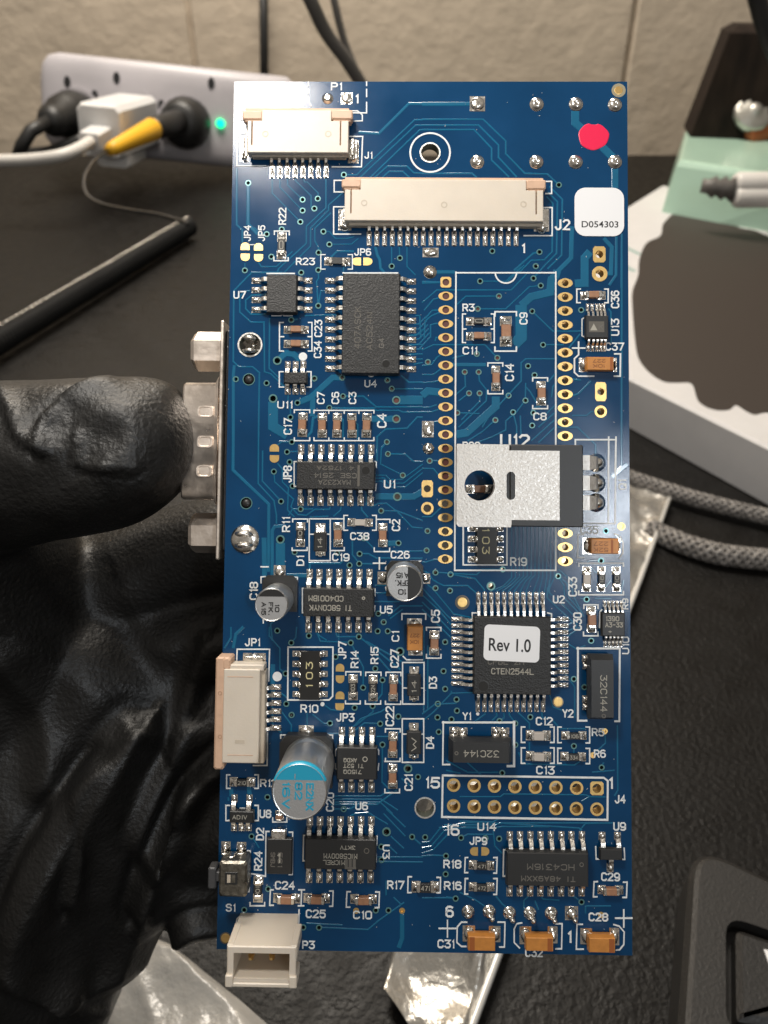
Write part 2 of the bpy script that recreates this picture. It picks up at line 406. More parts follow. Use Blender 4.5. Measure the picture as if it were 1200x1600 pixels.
def pad_mesh(r, ro, style, sq, sy):
    m = MB(); n = 20 if r > .03 else 14
    mats = {'via': [mVia, mViaIn], 'brown': [mVia, mBrown], 'goldvia': [mGold, mGold], 'gold': [mGold, mGold], 'gbrown': [mGold, mBrown],
            'mount': [mPad, mEdge], 'post': [mVia, mChipS]}[style]
    zt = .0054
    if sq:
        a = ro; b = ro*sy if sy > 1 else ro
        ringo = []
        for i in range(n):
            an = 2*math.pi*i/n; c, s = math.cos(an), math.sin(an); q = 1/max(abs(c), abs(s)); ringo.append((c*q*a, s*q*b))
    else:
        ex = 1.22 if style in ('gold', 'gbrown') and sy < 1 else 1.
        ringo = [(ro*ex*math.cos(2*math.pi*i/n), ro*(sy if sy < 1 else 1)*math.sin(2*math.pi*i/n)) for i in range(n)]
        ringo = [(x*(1+.12*(abs(x)/ro > .95 and ex > 1)), y) for x, y in ringo]
    rin = [(r*.97*math.cos(2*math.pi*i/n), r*.97*math.sin(2*math.pi*i/n)) for i in range(n)]
    m.levels([[(x, y, -.001) for x, y in ringo], [(x, y, zt) for x, y in ringo], [(x, y, zt) for x, y in rin]], False, False)
    rin2 = [(x*.97, y*.97) for x, y in rin]
    if style == 'gold': m.mi = 0
    else: m.mi = 1
    m.smooth = True
    m.levels([[(x, y, zt) for x, y in rin], [(x, y, -.03) for x, y in rin2]], False, False)
    m.mi = 1; m.levels([[(x, y, -.03) for x, y in rin2], [(x, y, T_B-.002) for x, y in rin2]], False, False)
    m.smooth = False
    if style in ('brown', 'gbrown', 'goldvia'):
        m.mi = 1; m.add([(x, y, -.012) for x, y in rin2], [tuple(range(n))])
    if style == 'post': m.mi = 1; m.smooth = True; m.dome(0, 0, -.03, r*.9, .045, 16, 5)
    return m.mesh(pn[style], mats)
pn = {'via': 'via', 'brown': 'via', 'goldvia': 'via', 'gold': 'plated_hole', 'gbrown': 'plated_hole', 'mount': 'mounting_hole_rim', 'post': 'locating_post'}
cache = {}
for x, y, r, ro, st, sq, sy in pads:
    k = (round(r, 3), round(ro, 3), st, sq, sy)
    if k not in cache: cache[k] = pad_mesh(r, ro, st, sq, sy)
    o = link(pn[st], cache[k], board, (x, y, 0)); o.rotation_euler.z = 0

# ---- traces
TR = {
'A': '''16|825,362 945,370 1120,195 1202,195
10|740,612 815,612 1155,290 1202,290;10|830,632 1160,322 1202,322;10|890,632 1185,348 1202,348;10|915,632 995,562 1110,562 1150,600 1202,602;9|960,632 1005,592 1085,592 1130,632
9|320,630 320,720 485,885;9|365,630 365,685 498,820;9|410,630 410,672 498,758;9|455,630 455,645 548,735 548,800 567,810;9|500,630 510,655 525,655 590,720 587,752
10|635,630 635,805 520,915 520,1015 360,1160 340,1200;10|735,715 650,790 650,820 545,925 545,1030 375,1200;10|665,835 570,925 570,1000 592,1040 592,1068
20|180,660 178,900 235,960;12|112,572 112,905 145,935 145,1010;8|620,945 655,945 690,985 760,985 800,975;8|655,1020 785,1018 825,985;9|240,1125 255,1150 345,1150 440,1060
8|160,1130 160,1172;16|925,1035 935,1080 950,1110 955,1160 990,1200;8|1020,1035 1020,1148;8|1065,1035 1068,1100;8|1110,1035 1110,1150 1160,1200;12|665,1095 700,1060 800,1060;10|740,1150 735,1200
7|376,932 376,1000;7|315,1092 350,1092;8|590,1170 590,1200;8|288,960 250,960 215,920''',
'B': '''22|-2,185 260,185;10|-2,270 335,270 460,390 460,460 565,568 690,572 752,632;10|-2,302 310,302 420,412 420,480 520,588;10|-2,327 285,327 382,430 382,495 478,588;10|-2,568 275,568 300,590
42|843,225 843,290 890,330;42|990,420 1060,490;36|1062,540 1062,650
10|700,640 772,712 768,1020 690,1095;10|690,670 745,725 740,1010 680,1070 600,1150;10|684,695 720,735 716,1000 672,1045 600,1048 520,1130;24|825,860 820,1035 735,1120
22|1000,925 1045,975 1040,1120 1020,1130;15|1070,915 1068,1130 1030,1185;12|1100,900 1098,1202;42|925,1000 895,1035 895,1170;20|75,1112 180,1112;10|-2,1165 100,1165;12|645,1002 610,1010 505,1105
8|318,1163 400,1163 470,1165 560,1075''',
'C': '''18|98,640 92,700 92,1048;11|380,97 200,97 95,205 92,620 125,650 205,650 245,685 240,1060;10|190,205 160,205 130,240 130,330 195,388 272,388 275,680 310,690 390,765
10|290,225 200,230 165,260 165,310 195,342 285,342;10|305,365 302,660 370,725;9|592,80 592,130 580,150 580,290;9|700,345 510,350;9|605,290 605,205 640,205
9|1160,350 1185,350 1190,480 1165,490;9|1100,465 1165,465 1202,430;9|1100,520 1202,520;9|1100,550 1202,545;9|1100,577 1202,575;9|1150,605 1202,605;9|1150,635 1202,625
11|1075,700 1120,740 1202,740;11|1020,778 1202,780;50|1047,845 1202,845;11|640,890 925,892;11|735,822 855,822 930,885 1202,885;10|660,893 940,905 1060,905 1085,915 1202,915
36|900,955 1047,955;11|1202,945 1170,945 1110,1010 985,1015 935,1060 935,1202;34|468,860 545,830 675,712 730,712;34|350,613 400,570 445,575 485,610
30|555,940 558,830;55|325,850 325,1000 410,1050;9|427,870 427,945;9|435,1090 375,1090 350,1110;16|525,1060 550,1030 560,950 590,940;12|735,1065 735,960 715,940;12|820,1075 820,990 800,960
9|407,1148 465,1145;12|470,370 432,375;8|413,805 413,860;8|998,1160 1100,1160 1140,1200;8|992,1090 960,1120 955,1200''',
'D': '''10|-2,150 100,147;9|-2,258 80,188 490,188 575,100;9|10,300 60,240 100,222;9|15,345 55,300 100,297;9|10,450 15,360 50,330 95,300;9|45,450 45,380 75,372 100,372;9|70,470 75,450 100,447;9|-2,520 60,490 345,490 410,555
8|318,140 460,140 545,60;9|422,222 240,222 185,275;9|305,292 460,292 590,170 652,163;9|605,305 720,415 880,415;9|665,490 780,490
42|745,80 735,110 712,130 705,200 600,225 545,275;60|545,270 545,450 505,490;20|165,600 350,600;9|165,565 240,545;10|740,568 570,568 545,590 545,690 370,880 330,945
10|568,720 595,750 655,850;9|233,640 238,720 185,765;9|310,640 315,690 355,740 352,800 200,945;9|315,757 318,800 215,905;42|405,775 405,830 245,975 185,985;9|402,905 330,970 250,1020
9|568,797 520,860 460,910 460,960 380,1000 300,1030;9|540,880 545,1000;9|500,862 520,940 520,1000;10|690,800 600,850;9|740,640 690,700;9|735,820 665,890;9|735,860 640,945;9|735,900 600,1020;9|735,940 640,1030
9|570,700 570,797;9|740,700 720,720 712,780;11|825,680 875,685;12|830,770 860,760 930,690;9|825,880 905,880 930,860 960,858;10|745,945 855,945 955,1040 955,1090;9|875,298 900,300;9|800,545 870,430
12|1100,-2 1098,1160 1060,1202;10|1025,290 1040,310 1040,480;9|-2,605 50,600 80,560 120,540;9|-2,655 60,655 95,600;9|-2,700 60,695 95,672;40|-2,770 30,745 110,748;9|-2,860 50,860 95,828;9|-2,920 70,915 120,905
9|40,1130 80,1130 120,1130;9|-2,835 40,835 80,820;11|840,150 900,150;42|895,-2 895,150 840,152;9|315,870 190,865;9|257,757 200,800''',
'E': '''18|92,-2 90,205 300,405 298,800;10|240,-20 238,285 330,385 345,470 345,520;10|264,90 262,270 372,388;9|360,35 435,42;9|405,100 470,95;9|330,213 335,275 445,375 430,420 470,465 520,470 570,435 655,435 665,410
9|350,165 380,200 380,275 415,310 410,440 450,480;9|725,410 720,440 680,475;10|840,400 845,440 880,480;9|870,330 872,405 900,420 940,400 990,400 1040,440 1202,500;9|958,443 1050,445 1140,540 1202,545
9|1000,112 1100,112 1150,155 1202,155;9|993,42 960,80 955,170 1085,235;8|925,235 985,235 1010,260 1080,260 1202,170;8|925,252 975,252 1003,282 1090,282 1202,195;8|925,270 965,270 997,304 1100,304 1202,220
36|1075,360 1150,360 1202,325;36|925,360 1030,360;52|370,610 368,765;20|400,530 335,535 320,560 320,830;9|858,603 915,665;10|790,620 790,700 830,753;10|832,695 885,695 930,720 1202,722;10|830,755 910,755;30|990,635 1060,632
10|950,680 1202,680;14|745,720 720,750 540,750 540,790;28|272,600 275,830;24|405,822 525,822;9|920,880 1005,880;9|920,925 985,925 1005,905;9|920,975 1060,975 1100,955
11|340,1070 310,1110 320,1202;9|590,1150 595,1175 640,1202;9|710,1150 710,1202;9|1000,1060 1070,1000 1202,1000;9|1010,1075 1085,1020;9|487,433 440,433 415,470;9|560,433 487,433;9|650,475 540,480''',
'F': '''9|-2,700 20,700 60,688 120,683;9|-2,183 60,185 90,220 120,220;9|-2,450 50,450 95,372;9|-2,372 -2,372;9|72,757 120,760 300,770 330,740 443,740;9|-2,745 30,760 60,800 115,830 250,830 285,860 305,880
9|-2,800 60,850 170,985 280,1010;9|-2,840 130,990 165,1020;9|-2,880 90,965 165,1055;9|-2,920 80,1000 165,1090;9|-2,960 60,1020 165,1125;9|155,767 290,790 340,850 345,880
10|750,740 820,800 830,880 860,940 890,1000;9|740,760 800,820 805,890 880,980;9|735,790 780,830 785,900 870,990 870,1060 800,1110;9|700,800 700,870 770,930 850,1010 850,1060 800,1080;9|690,840 690,900 830,1030 800,1050
9|900,1160 850,1180 800,1150;9|1060,545 1110,600;9|970,690 920,690 910,705;10|1010,840 1040,800;9|930,730 960,760;9|950,900 1040,900;9|905,905 870,900;24|1045,230 1130,160;9|1095,880 1110,800''',
'G': '''10|112,-2 112,60 75,120;18|185,-2 140,40 125,120;9|330,-2 330,50 390,120 390,240 423,263;9|485,-2 480,60 455,88;9|600,30 620,80 760,85 793,88;9|710,30 715,55 825,55 838,30;9|793,100 865,230 863,343
26|350,210 348,385;9|545,485 545,570;9|575,495 640,548 675,545;9|640,440 680,470 750,475;9|800,575 850,520 965,480 1040,430;9|820,585 870,545 960,548;9|655,605 740,605;9|400,480 455,555 455,600;9|390,370 430,400
10|930,150 1085,330;10|830,70 1075,240;10|880,80 1090,200;9|690,960 960,960 1010,930;9|690,978 965,978 1060,1040;9|700,995 960,995 1030,1060;24|112,918 115,960;24|212,905 220,960;9|973,667 970,880 1010,920;9|940,622 1010,622
9|917,447 920,480 820,560;9|973,300 970,380 910,447;9|1045,620 1090,580;9|1080,860 1130,900;12|400,600 350,560 345,400''',
'H': '''9|160,365 285,360 320,385;9|345,460 345,480 290,520;9|410,460 410,490 385,515;9|450,460 450,500 430,517;9|480,465 480,485 510,530;9|515,460 590,530 590,560;9|660,460 660,500 705,500 760,560 900,560
9|-2,480 70,425 190,420;9|-2,520 60,470 160,365 160,350;9|8,0 8,470;9|30,100 30,450;9|1010,560 1010,640 930,690;10|1075,540 1078,900 1060,930;9|1000,745 988,773;9|530,690 560,755 840,760 900,715
8|205,935 430,935 450,920 900,925 925,935 1010,937;9|130,735 250,800 420,800;9|205,1070 390,1075 430,1050;9|590,635 590,680;9|130,790 210,805;9|835,655 835,700;9|700,370 720,440 800,470;9|785,250 840,330 840,500
9|120,1090 400,1092 430,1080 1050,1080;9|90,1105 390,1108 440,1100 700,1100;9|935,800 1060,790;8|880,960 920,935;9|330,820 240,740''',
'I': '''9|1000,85 1105,185;9|985,110 1105,235;9|1025,235 1097,303;9|1018,292 1060,332;10|690,60 950,60 1060,-20;10|700,85 800,85 850,60;10|1140,250 1190,280;9|1010,170 900,105 830,110 800,125;9|1040,572 1080,610;24|1085,660 1088,800 1070,850
9|630,738 900,750 960,700 1100,600;9|560,715 760,725;10|130,20 130,40;9|258,235 300,300;9|950,350 1202,350;9|950,375 1202,378;9|1000,480 1000,560''',
'J': '''9|-2,270 40,265 100,190 240,160 440,165;9|-2,300 50,290 120,205 240,185 390,190;9|-2,330 60,310 140,225;9|-2,345 60,340 130,343;8|205,545 290,585 370,640;10|405,565 440,610 480,640;8|590,560 560,590 560,640;8|650,560 665,582 755,588
9|390,200 400,290 440,330;9|130,570 180,570;9|-2,575 140,575 183,578;9|900,660 900,620 1040,620;9|620,590 640,640;9|830,565 877,597;9|450,165 860,190 880,200;9|215,243 250,225 390,225;9|885,220 870,200 900,165 1050,163'''}
rt = random.Random(3)
for t, s in TR.items():
    for k, it in enumerate(s.replace('\n', ';').split(';')):
        if '|' not in it: continue
        wd, pts = it.split('|'); wd = float(wd); pts = [Q(t, x, y) for x, y in parse(pts)]
        pts = [p for i, p in enumerate(pts) if i == 0 or math.hypot(p[0]-pts[i-1][0], p[1]-pts[i-1][1]) > .01]
        if len(pts) < 2: continue
        for e_, n_ in ((0, 1), (-1, -2)):               # stop at the rim of the hole the trace runs to
            for hx, hy, hr, hro, *_r in pads:
                if math.hypot(pts[e_][0]-hx, pts[e_][1]-hy) < hro*1.15:
                    d_ = Vector(pts[n_])-Vector((hx, hy))
                    if d_.length > hr*1.6: pts[e_] = tuple(Vector((hx, hy))+d_.normalized()*hr*1.12)
                    break
        W = wd*KS(t, 600, 600); z = .0036+rt.random()*.0010
        MB().strip(pts, W*1.1, -.001, z, min(.0085, W*.3)).build('copper_trace', mTrace, sub)
# the bus of fine parallel lines below the big package and the pins of the square chip
for i in range(12):
    xt = 492+21.5*i; pin = 378+32.5*min(i, 9.6)-(4 if i > 9 else 0)
    d = xt-pin; yb = 760+6*(11-i)*.4
    pts = [(xt, 505), (xt, yb)] + ([(xt-min(d, 90)*.5 if d > 20 else xt, yb+min(max(d, 0), 90)*.5)] if d > 20 else []) + [(pin, 860), (pin, 885)]
    if i > 6: pts = [(xt, 505), (xt, 780), (pin+ (xt-pin)*.4, 840), (pin, 885)]
    z = .003+(i % 2)*.0005
    MB().strip([Q('F', *p) for p in pts], 8.5*KS('F', 500, 600), -.001, z, .0055).build('copper_trace', mTrace, sub)
# side fan-in traces of the long chip towards the socket
for i in range(6):
    MB().strip([Q('D', *p) for p in ((-45, 375+i*28), (-20, 375+i*28), (20+i*5, 335+i*22))], 8*KS('D', 0, 400), -.001, .003+(i % 2)*.0004, .0022).build('copper_trace', mTrace, sub)

# ---- silkscreen outlines
SILK = {
'A': '''8|532,68 532,90;8|532,108 532,135;8|532,152 535,182 548,210;8|873,68 873,90;8|873,112 873,155;8|873,188 873,250 790,250
6|150,240 133,240 128,250 128,280 135,290 150,290;8|165,370 130,372;8|160,388 118,388 114,560 282,560;7|790,238 820,238 848,262 848,296 800,298;8|775,388 850,388 843,566 672,566
8|735,645 683,645 683,713 738,713;8|750,800 680,800 680,960 838,960;8|333,962 333,942 420,942 420,964;8|330,1095 330,1116 414,1116 414,1098
7|630,1080 605,1080 605,1165 630,1165;7|765,1080 790,1080 790,1165 765,1165;6|190,1022 215,1022''',
'B': '8|680,613 712,613 712,680 680,680;8|665,757 715,757 715,912 560,912',
'C': '''9|290,103 450,103;7|318,350 370,350 378,340 388,350 437,350;9|735,100 1055,100;8|728,696 880,696 892,706 908,706 916,696 1058,696
8|385,390 363,390 363,557 385,557;8|532,390 553,390 553,557 532,557;8|363,473 388,473;8|530,473 553,473;8|385,678 362,678 362,768 388,768;8|525,678 548,678 548,768 525,768
8|450,918 450,902 540,902 540,918;8|450,1065 450,1082 540,1082 540,1065;8|565,920 565,905 916,905 916,920;8|565,1065 565,1082 916,1082 916,1065
8|652,905 652,922;8|742,905 742,922;8|828,905 828,922;8|652,1082 652,1066;8|742,1082 742,1066;8|828,1082 828,1066''',
'E': '''8|462,155 449,155 449,300 458,300;8|920,155 926,155;7|930,158 930,190;7|930,285 925,325;8|440,508 440,491 527,491 527,508;8|437,660 437,675 525,675 525,658
8|537,490 660,490 660,735 537,735 537,490;8|537,580 565,580;8|635,580 660,580;8|668,490 742,490;8|742,658 742,676 660,676;8|762,470 740,470 740,557 762,557;8|908,470 930,470 930,557 908,557
8|930,493 1010,493 1010,512;8|918,660 918,682 1008,682 1008,662;8|985,785 985,775 1020,738 1190,738;8|985,890 990,910 1005,925;8|255,865 255,830 280,828;8|468,860 468,832 440,830;8|268,1080 268,1100;9|255,771 297,771
8|508,897 497,897 497,1040 508,1040;8|922,900 922,940;8|922,1000 918,1030;9|948,718 948,785;9|913,750 983,750''',
'D': '''9|185,93 735,93;9|185,89 181,1040;9|735,89 735,1040;8|238,320 221,320 221,478 238,478;8|380,320 396,320 396,478 380,478;8|221,403 240,403;8|380,403 396,403
9|400,332 400,308 518,308 518,330;9|400,502 400,525 518,525 518,502;8|361,608 361,590 443,590 443,608;8|361,742 361,760 443,760 443,742;8|608,690 608,672 690,672 690,690;8|608,825 608,842 690,842 690,825
8|870,183 851,183 851,258 870,258;8|1005,183 1024,183 1024,258 1005,258;7|897,338 880,348 880,440 897,450;9|860,546 838,566 838,642 860,663 945,663;9|1060,540 1092,540 1090,663 1058,663
9|861,475 861,545;9|828,508 895,508;9|865,1013 1067,1013 1062,1202;9|1027,1013 1025,1202;9|843,1040 843,1013 870,1013''',
'F': '''9|181,-2 178,745 735,745 735,500;9|735,10 735,45;9|1067,10 1062,487 890,487;9|1027,10 1025,487;9|225,505 225,715 466,715 466,510
8|888,548 858,548 855,675 890,675;8|1060,545 1080,550;8|1090,560 1107,590 1105,650 1085,678;8|862,722 862,706 1108,706 1108,722;8|862,860 862,880 1108,880 1108,862
8|890,955 890,935 968,935 968,955;8|888,1085 888,1106 968,1106 968,1085;8|990,962 978,975 976,1060;8|275,1005 275,980 300,980;8|690,980 712,985 712,1005;8|2,985 18,985 18,1015;8|22,1075 22,1060 102,1060 102,1078''',
'G': '''8|108,198 145,198 148,125 332,125 327,305;8|320,600 318,785 240,785;9|437,113 692,113 690,392 670,413 435,413 437,113;8|765,272 765,253 850,253 850,272;8|763,418 763,435 847,435 847,418
8|878,275 878,256 965,256 965,275;8|876,418 876,436 963,436 963,418;8|993,275 993,256 1078,256 1078,275;8|990,420 990,437 1077,437 1077,420;8|990,595 990,577 1074,577 1074,595;8|987,762 1073,762;8|990,745 990,762;8|1073,745 1073,762
8|987,920 987,940 1070,940 1070,920;8|395,630 395,612 485,612;8|600,612 690,612 690,640;7|715,690 706,700 706,730;7|706,775 706,803 715,808;7|945,690 952,700 952,722;7|952,775 948,812
8|108,838 88,838 88,915 108,915;8|248,838 268,838 268,915 248,915;8|105,1012 84,1012 84,1098 105,1098;8|248,1012 268,1012 268,1098 248,1098;8|350,1082 350,1106 430,1106 430,1082;8|165,1028 190,1028;8|1090,165 1110,185 1200,185''',
'Z': '''2.2|628,968 628,959 663,959;2.2|629,1035 662.5,1035 662.5,1100 629,1100 629,1035;2|629,1075 636,1075;2|656,1075 662,1075;2.2|628.5,1123 662,1123 662,1191 628.5,1191 628.5,1123;2|629,1147 636,1147;2|656,1147 662,1147''',
'H': '''11|112,525 508,525;9|115,521 112,757 150,757;14|505,521 505,765 470,765;11|857,113 857,515 905,515;11|853,117 1088,117 1085,518 1062,518;8|565,550 545,550 545,635 565,635;8|706,550 726,550 726,635 706,635
8|565,665 545,665 545,750 565,750;8|706,665 726,665 726,750 706,750;8|765,550 746,550 746,636 765,636;8|902,550 922,550 922,638 902,638;8|765,667 746,667 746,750 765,750;8|902,668 922,668 922,752 902,752
11|112,817 1000,830 1022,847 1020,1062 108,1046 112,817;8|22,150 22,170 102,170 102,150''',
'I': '''7|235,315 252,315 245,540 232,540;8|355,208 338,208 335,455 252,440 252,455;8|465,212 485,212 482,445 465,445;8|250,600 250,618 330,618 330,600;8|378,530 362,530 358,615 378,615;8|518,530 550,530;8|534,530 531,618;8|516,618 546,618
8|688,536 708,536 705,620 688,620;8|803,540 784,540 780,625 800,625;8|942,542 963,542 960,628 940,628;8|557,230 545,230 542,370 552,370;8|942,235 950,235 948,282;8|945,335 945,375 938,380;8|1140,458 1121,458 1119,545 1138,545
8|215,655 178,690 172,720;8|520,640 515,855''',
'J': '''8|250,352 236,352 233,435 250,435;8|393,352 412,352 409,438 393,438;8|250,468 236,468 233,553 250,553;8|393,468 412,468 409,555 393,555;8|466,310 448,310 445,455 464,455;8|955,292 958,360 972,360;8|1112,300 1115,362 1098,362
8|965,485 946,485 942,568 962,568;8|1108,488 1128,488 1125,572 1104,572;8|245,708 215,708 192,735 190,820 215,842 240,842;8|416,708 455,708 452,845 425,845;8|548,712 520,717 506,745 506,820 535,850;8|735,717 770,717 767,855 735,855
8|882,720 852,720 848,857 887,857;8|1055,722 1085,730 1112,762 1110,832 1087,860 1068,862;8|80,462 100,462 98,546 80,546;8|138,698 138,790;8|92,743 184,743;9|1110,640 1110,735;9|1065,686 1155,686'''}
rs = random.Random(5)
for t, s in SILK.items():
    for it in s.replace('\n', ';').split(';'):
        if '|' not in it: continue
        wd, pts = it.split('|'); pts = [Q(t, x, y) for x, y in parse(pts)]
        ww = float(wd)*KS(t, 600, 600) if t != 'Z' else float(wd)*KS('Z', 640, 1000)
        a, b = Vector(pts[0])-Vector(pts[1]), Vector(pts[-1])-Vector(pts[-2])
        if a.length: pts[0] = tuple(Vector(pts[0])+a.normalized()*ww*.4)
        if b.length: pts[-1] = tuple(Vector(pts[-1])+b.normalized()*ww*.4)
        MB().strip(pts, ww*.95, -.001, .0064+rs.random()*.001, .0008).build('silkscreen_outline', mSilk, sub)
def circ(t, x, y, r0, r1, name='silkscreen_ring', m=None, a0=0, a1=2*math.pi, z=.0055, k=None):
    c = Q(t, x, y); k = KS(t, x, y)
    return MB().ring(c[0], c[1], r0*k, r1*k, -.001, z, 40, a0, a1).build(name, m or mSilk, sub)
circ('Z', 672, 238.5, 29.8, 32.4); circ('D', 460, 93, 54, 62, a0=math.pi, a1=2*math.pi, z=.0072)
def disc(t, x, y, r, name, m, z=.0055, sx=1., parent=None):
    c = Q(t, x, y); k = KS(t, x, y)
    return MB().lathe(c[0], c[1], [(r*k, -.001), (r*k, z*.7), (r*k*.9, z)], 24, sx=sx).build(name, m, parent or sub)
disc('C', 500, 590, 25, 'silkscreen_dot', mSilk); disc('G', 375, 280, 27, 'silkscreen_dot', mSilk); disc('H', 305, 478, 9, 'silkscreen_dot', mSilk); disc('G', 632, 437, 12, 'silkscreen_dot', mSilk)

def text(txt, t, x, y, L, H, rot=0, h=0., m=None, parent=None, name='silkscreen_text', wt=None, z=None):
    c = Q(t, x, y, h); k = KS(t, x, y, h); m = m or mSilk
    r = R(rot); ww = (wt if wt else H*.17)*k; mb = MB(); z = .0072 if z is None else z
    for i, st in enumerate(glyph_strokes(txt, c[0], c[1], (L-(wt or H*.17))*k, (H-(wt or H*.17))*k, r)):
        a, b = Vector(st[0])-Vector(st[1]), Vector(st[-1])-Vector(st[-2])
        st[0] = tuple(Vector(st[0])+a.normalized()*ww*.4); st[-1] = tuple(Vector(st[-1])+b.normalized()*ww*.4)
        mb.strip(st, ww, h-.001, h+z+i*.00025, .0004)
    return mb.build(name, m, parent or sub)
TX = '''A|P1|697,95|66|48|0;A|1|820,168|20|55|0;A|J1|884,498|48|42|0;A|JP4|175,955|95|42|90;A|JP5|258,955|95|42|90;A|R22|380,855|102|46|90;A|R23|515,1120|112|44|0;A|JP6|850,1065|100|44|0
B|J2|772,852|86|62|0;B|1|560,982|22|54|0
C|U7|130,228|74|46|0;C|C23|590,425|102|46|90;C|C34|587,548|102|46|90;C|U4|897,748|74|44|0;C|U11|395,872|90|44|0;C|C7|605,832|72|46|90;C|C6|690,832|72|46|90;C|C3|790,832|72|46|90;C|C17|412,998|98|50|90;C|C4|962,965|85|56|90
E|JP8|410,228|100|52|90;E|U1|1008,287|68|50|0;E|R11|402,523|88|48|90;E|D1|485,735|60|46|90;E|C19|722,715|102|46|0;E|C38|833,592|112|46|0;E|C2|1045,527|70|50|90;E|C26|1070,700|112|46|0;E|C18|212,912|105|50|90;E|U5|988,1022|75|46|0;E|C1|1042,1178|62|46|90
D|R3|254,285|68|44|0;D|C11|262,522|82|44|0;D|C9|557,345|68|46|90;D|C14|480,642|98|50|90;D|C8|648,885|74|44|0;D|C36|1062,240|100|46|90;D|U13|1062,393|96|46|90;D|C37|1060,500|104|46|0;D|U12|510,1020|165|76|0;D|R20|270,1047|98|46|0
F|R19|530,697|94|48|0;F|Q1|1103,272|58|44|90;F|C35|920,522|100|46|0;F|U2|752,905|66|44|0;F|C5|72,998|72|50|90;F|C30|855,1027|100|48|90;F|C33|828,835|108|50|90;F|R9|1118,930|60|34|90
G|JP1|235,85|88|46|0;G|JP7|745,130|100|48|90;G|R14|815,182|98|46|90;G|R15|928,160|96|46|90;G|C27|1042,177|104|50|90;G|R10|558,462|102|46|0;G|JP3|762,512|104|48|0;G|C22|1015,505|112|50|90;G|C21|1122,882|92|48|90;G|C20|675,992|106|46|90;G|U6|855,1015|72|46|0;G|R12|328,885|100|44|0;G|U8|308,1060|68|46|0
H|D3|58,305|66|46|90;H|D4|42,635|68|46|90;H|Y1|245,490|48|42|0;H|Y2|802,475|62|46|0;H|C12|672,518|94|46|0;H|C13|678,788|102|46|0;H|R5|968,578|70|44|0;H|R6|978,697|66|44|0;H|15|55,857|84|62|0;H|1|1043,860|26|62|0;H|J4|1090,948|60|46|0;H|16|165,1117|80|62|0;H|U14|355,1100|104|44|0;H|U9|1087,1098|70|46|0;H|U10|1120,100|96|40|90
I|D2|305,222|68|46|90;I|R24|295,370|104|46|90;I|C24|442,505|110|46|0;I|C25|612,662|110|46|0;I|C10|870,668|105|46|0;I|U3|1000,320|76|40|-90;I|S1|143,628|54|42|0;I|P3|572,833|70|44|0;I|R17|1053,503|96|46|0
J|JP9|308,260|98|44|0;J|R18|165,388|100|46|0;J|R16|168,507|98|46|0;J|C29|1037,458|104|46|0;J|C28|970,680|108|46|0;J|C31|130,828|94|46|0;J|6|150,650|46|62|0;J|1|815,790|26|64|0;J|C32|615,876|98|46|0'''
for it in TX.replace('\n', ';').split(';'):
    t, s, c, L, H, r = it.split('|'); x, y = parse(c)[0]; text(s, t, x, y, float(L), float(H), float(r))

# ---- solder jumper pads, fiducials, pink dot
def half_pad(t, x, y, wdt, hgt, ang):
    """pad with one straight side: D outline, flat side towards ang"""
    c = Q(t, x, y); k = KS(t, x, y); r = R(ang); pts = []
    raw = [(hgt*.5, -wdt*.5), (hgt*.5, wdt*.5)] + [(hgt*.05-hgt*.5*math.sin(a)*1.0, wdt*.5*math.cos(a)) for a in [math.pi*i/10 for i in range(11)]]
    for a, b in raw: pts.append((c[0]+(a*math.cos(r)-b*math.sin(r))*k, c[1]+(a*math.sin(r)+b*math.cos(r))*k))
    ar = sum(pts[i][0]*pts[(i+1) % len(pts)][1]-pts[(i+1) % len(pts)][0]*pts[i][1] for i in range(len(pts)))
    if ar < 0: pts = pts[::-1]
    MB().prism(pts, -.001, .0045).build('jumper_pad', mGold, sub)
for t, x, y, wd, hg, an in (('A',162,1030,52,46,-90),('A',240,1033,52,46,-90),('A',162,1097,52,46,90),('A',240,1100,52,46,90),('A',812,1120,46,56,0),('A',882,1120,46,56,180),
        ('E',333,73,54,46,-90),('E',333,140,54,46,90),('G',732,228,48,46,-90),('G',732,297,48,46,90),('G',732,385,50,46,-90),('G',730,455,50,46,90),('J',283,318,46,46,0),('J',348,318,46,46,180)):
    half_pad(t, x, y, wd, hg, an)
mClear = mat('bare_laminate', (.30, .26, .17), .35, coat=.3)
mClearD = mat('dark_laminate', (.085, .075, .06), .35, coat=.3)
for t, x, y, r0, r1, mm in (('A',160,108,27,41,mClearD),('B',1082,110,23,39,mClear),('F',220,922,27,40,mClearD),('H',748,412,25,30,mClear),('I',115,797,25,32,mClearD)):
    disc(t, x, y, r1, 'fiducial', mm, .002); disc(t, x, y, r0, 'fiducial', mGold, .0045)
c = Q('B', 943, 365); k = KS('B', 943, 365); pts = []
for i in range(40):
    a = 2*math.pi*i/40; r = (84 - (7 if 1.3 < a < 1.75 else 0) + 2*math.sin(3*a+1)+1.5*math.sin(7*a))*k; pts.append((c[0]+r*math.cos(a), c[1]+r*.9*math.sin(a)))
MB().levels([[(x, y, -.001) for x, y in pts], [(x, y, .005) for x, y in pts], [(c[0]+(x-c[0])*.95, c[1]+(y-c[1])*.95, .009) for x, y in pts]]).build('pink_paint_dot', mPink, sub)['label'] = 'bright pink inspection paint dot near the top right corner'

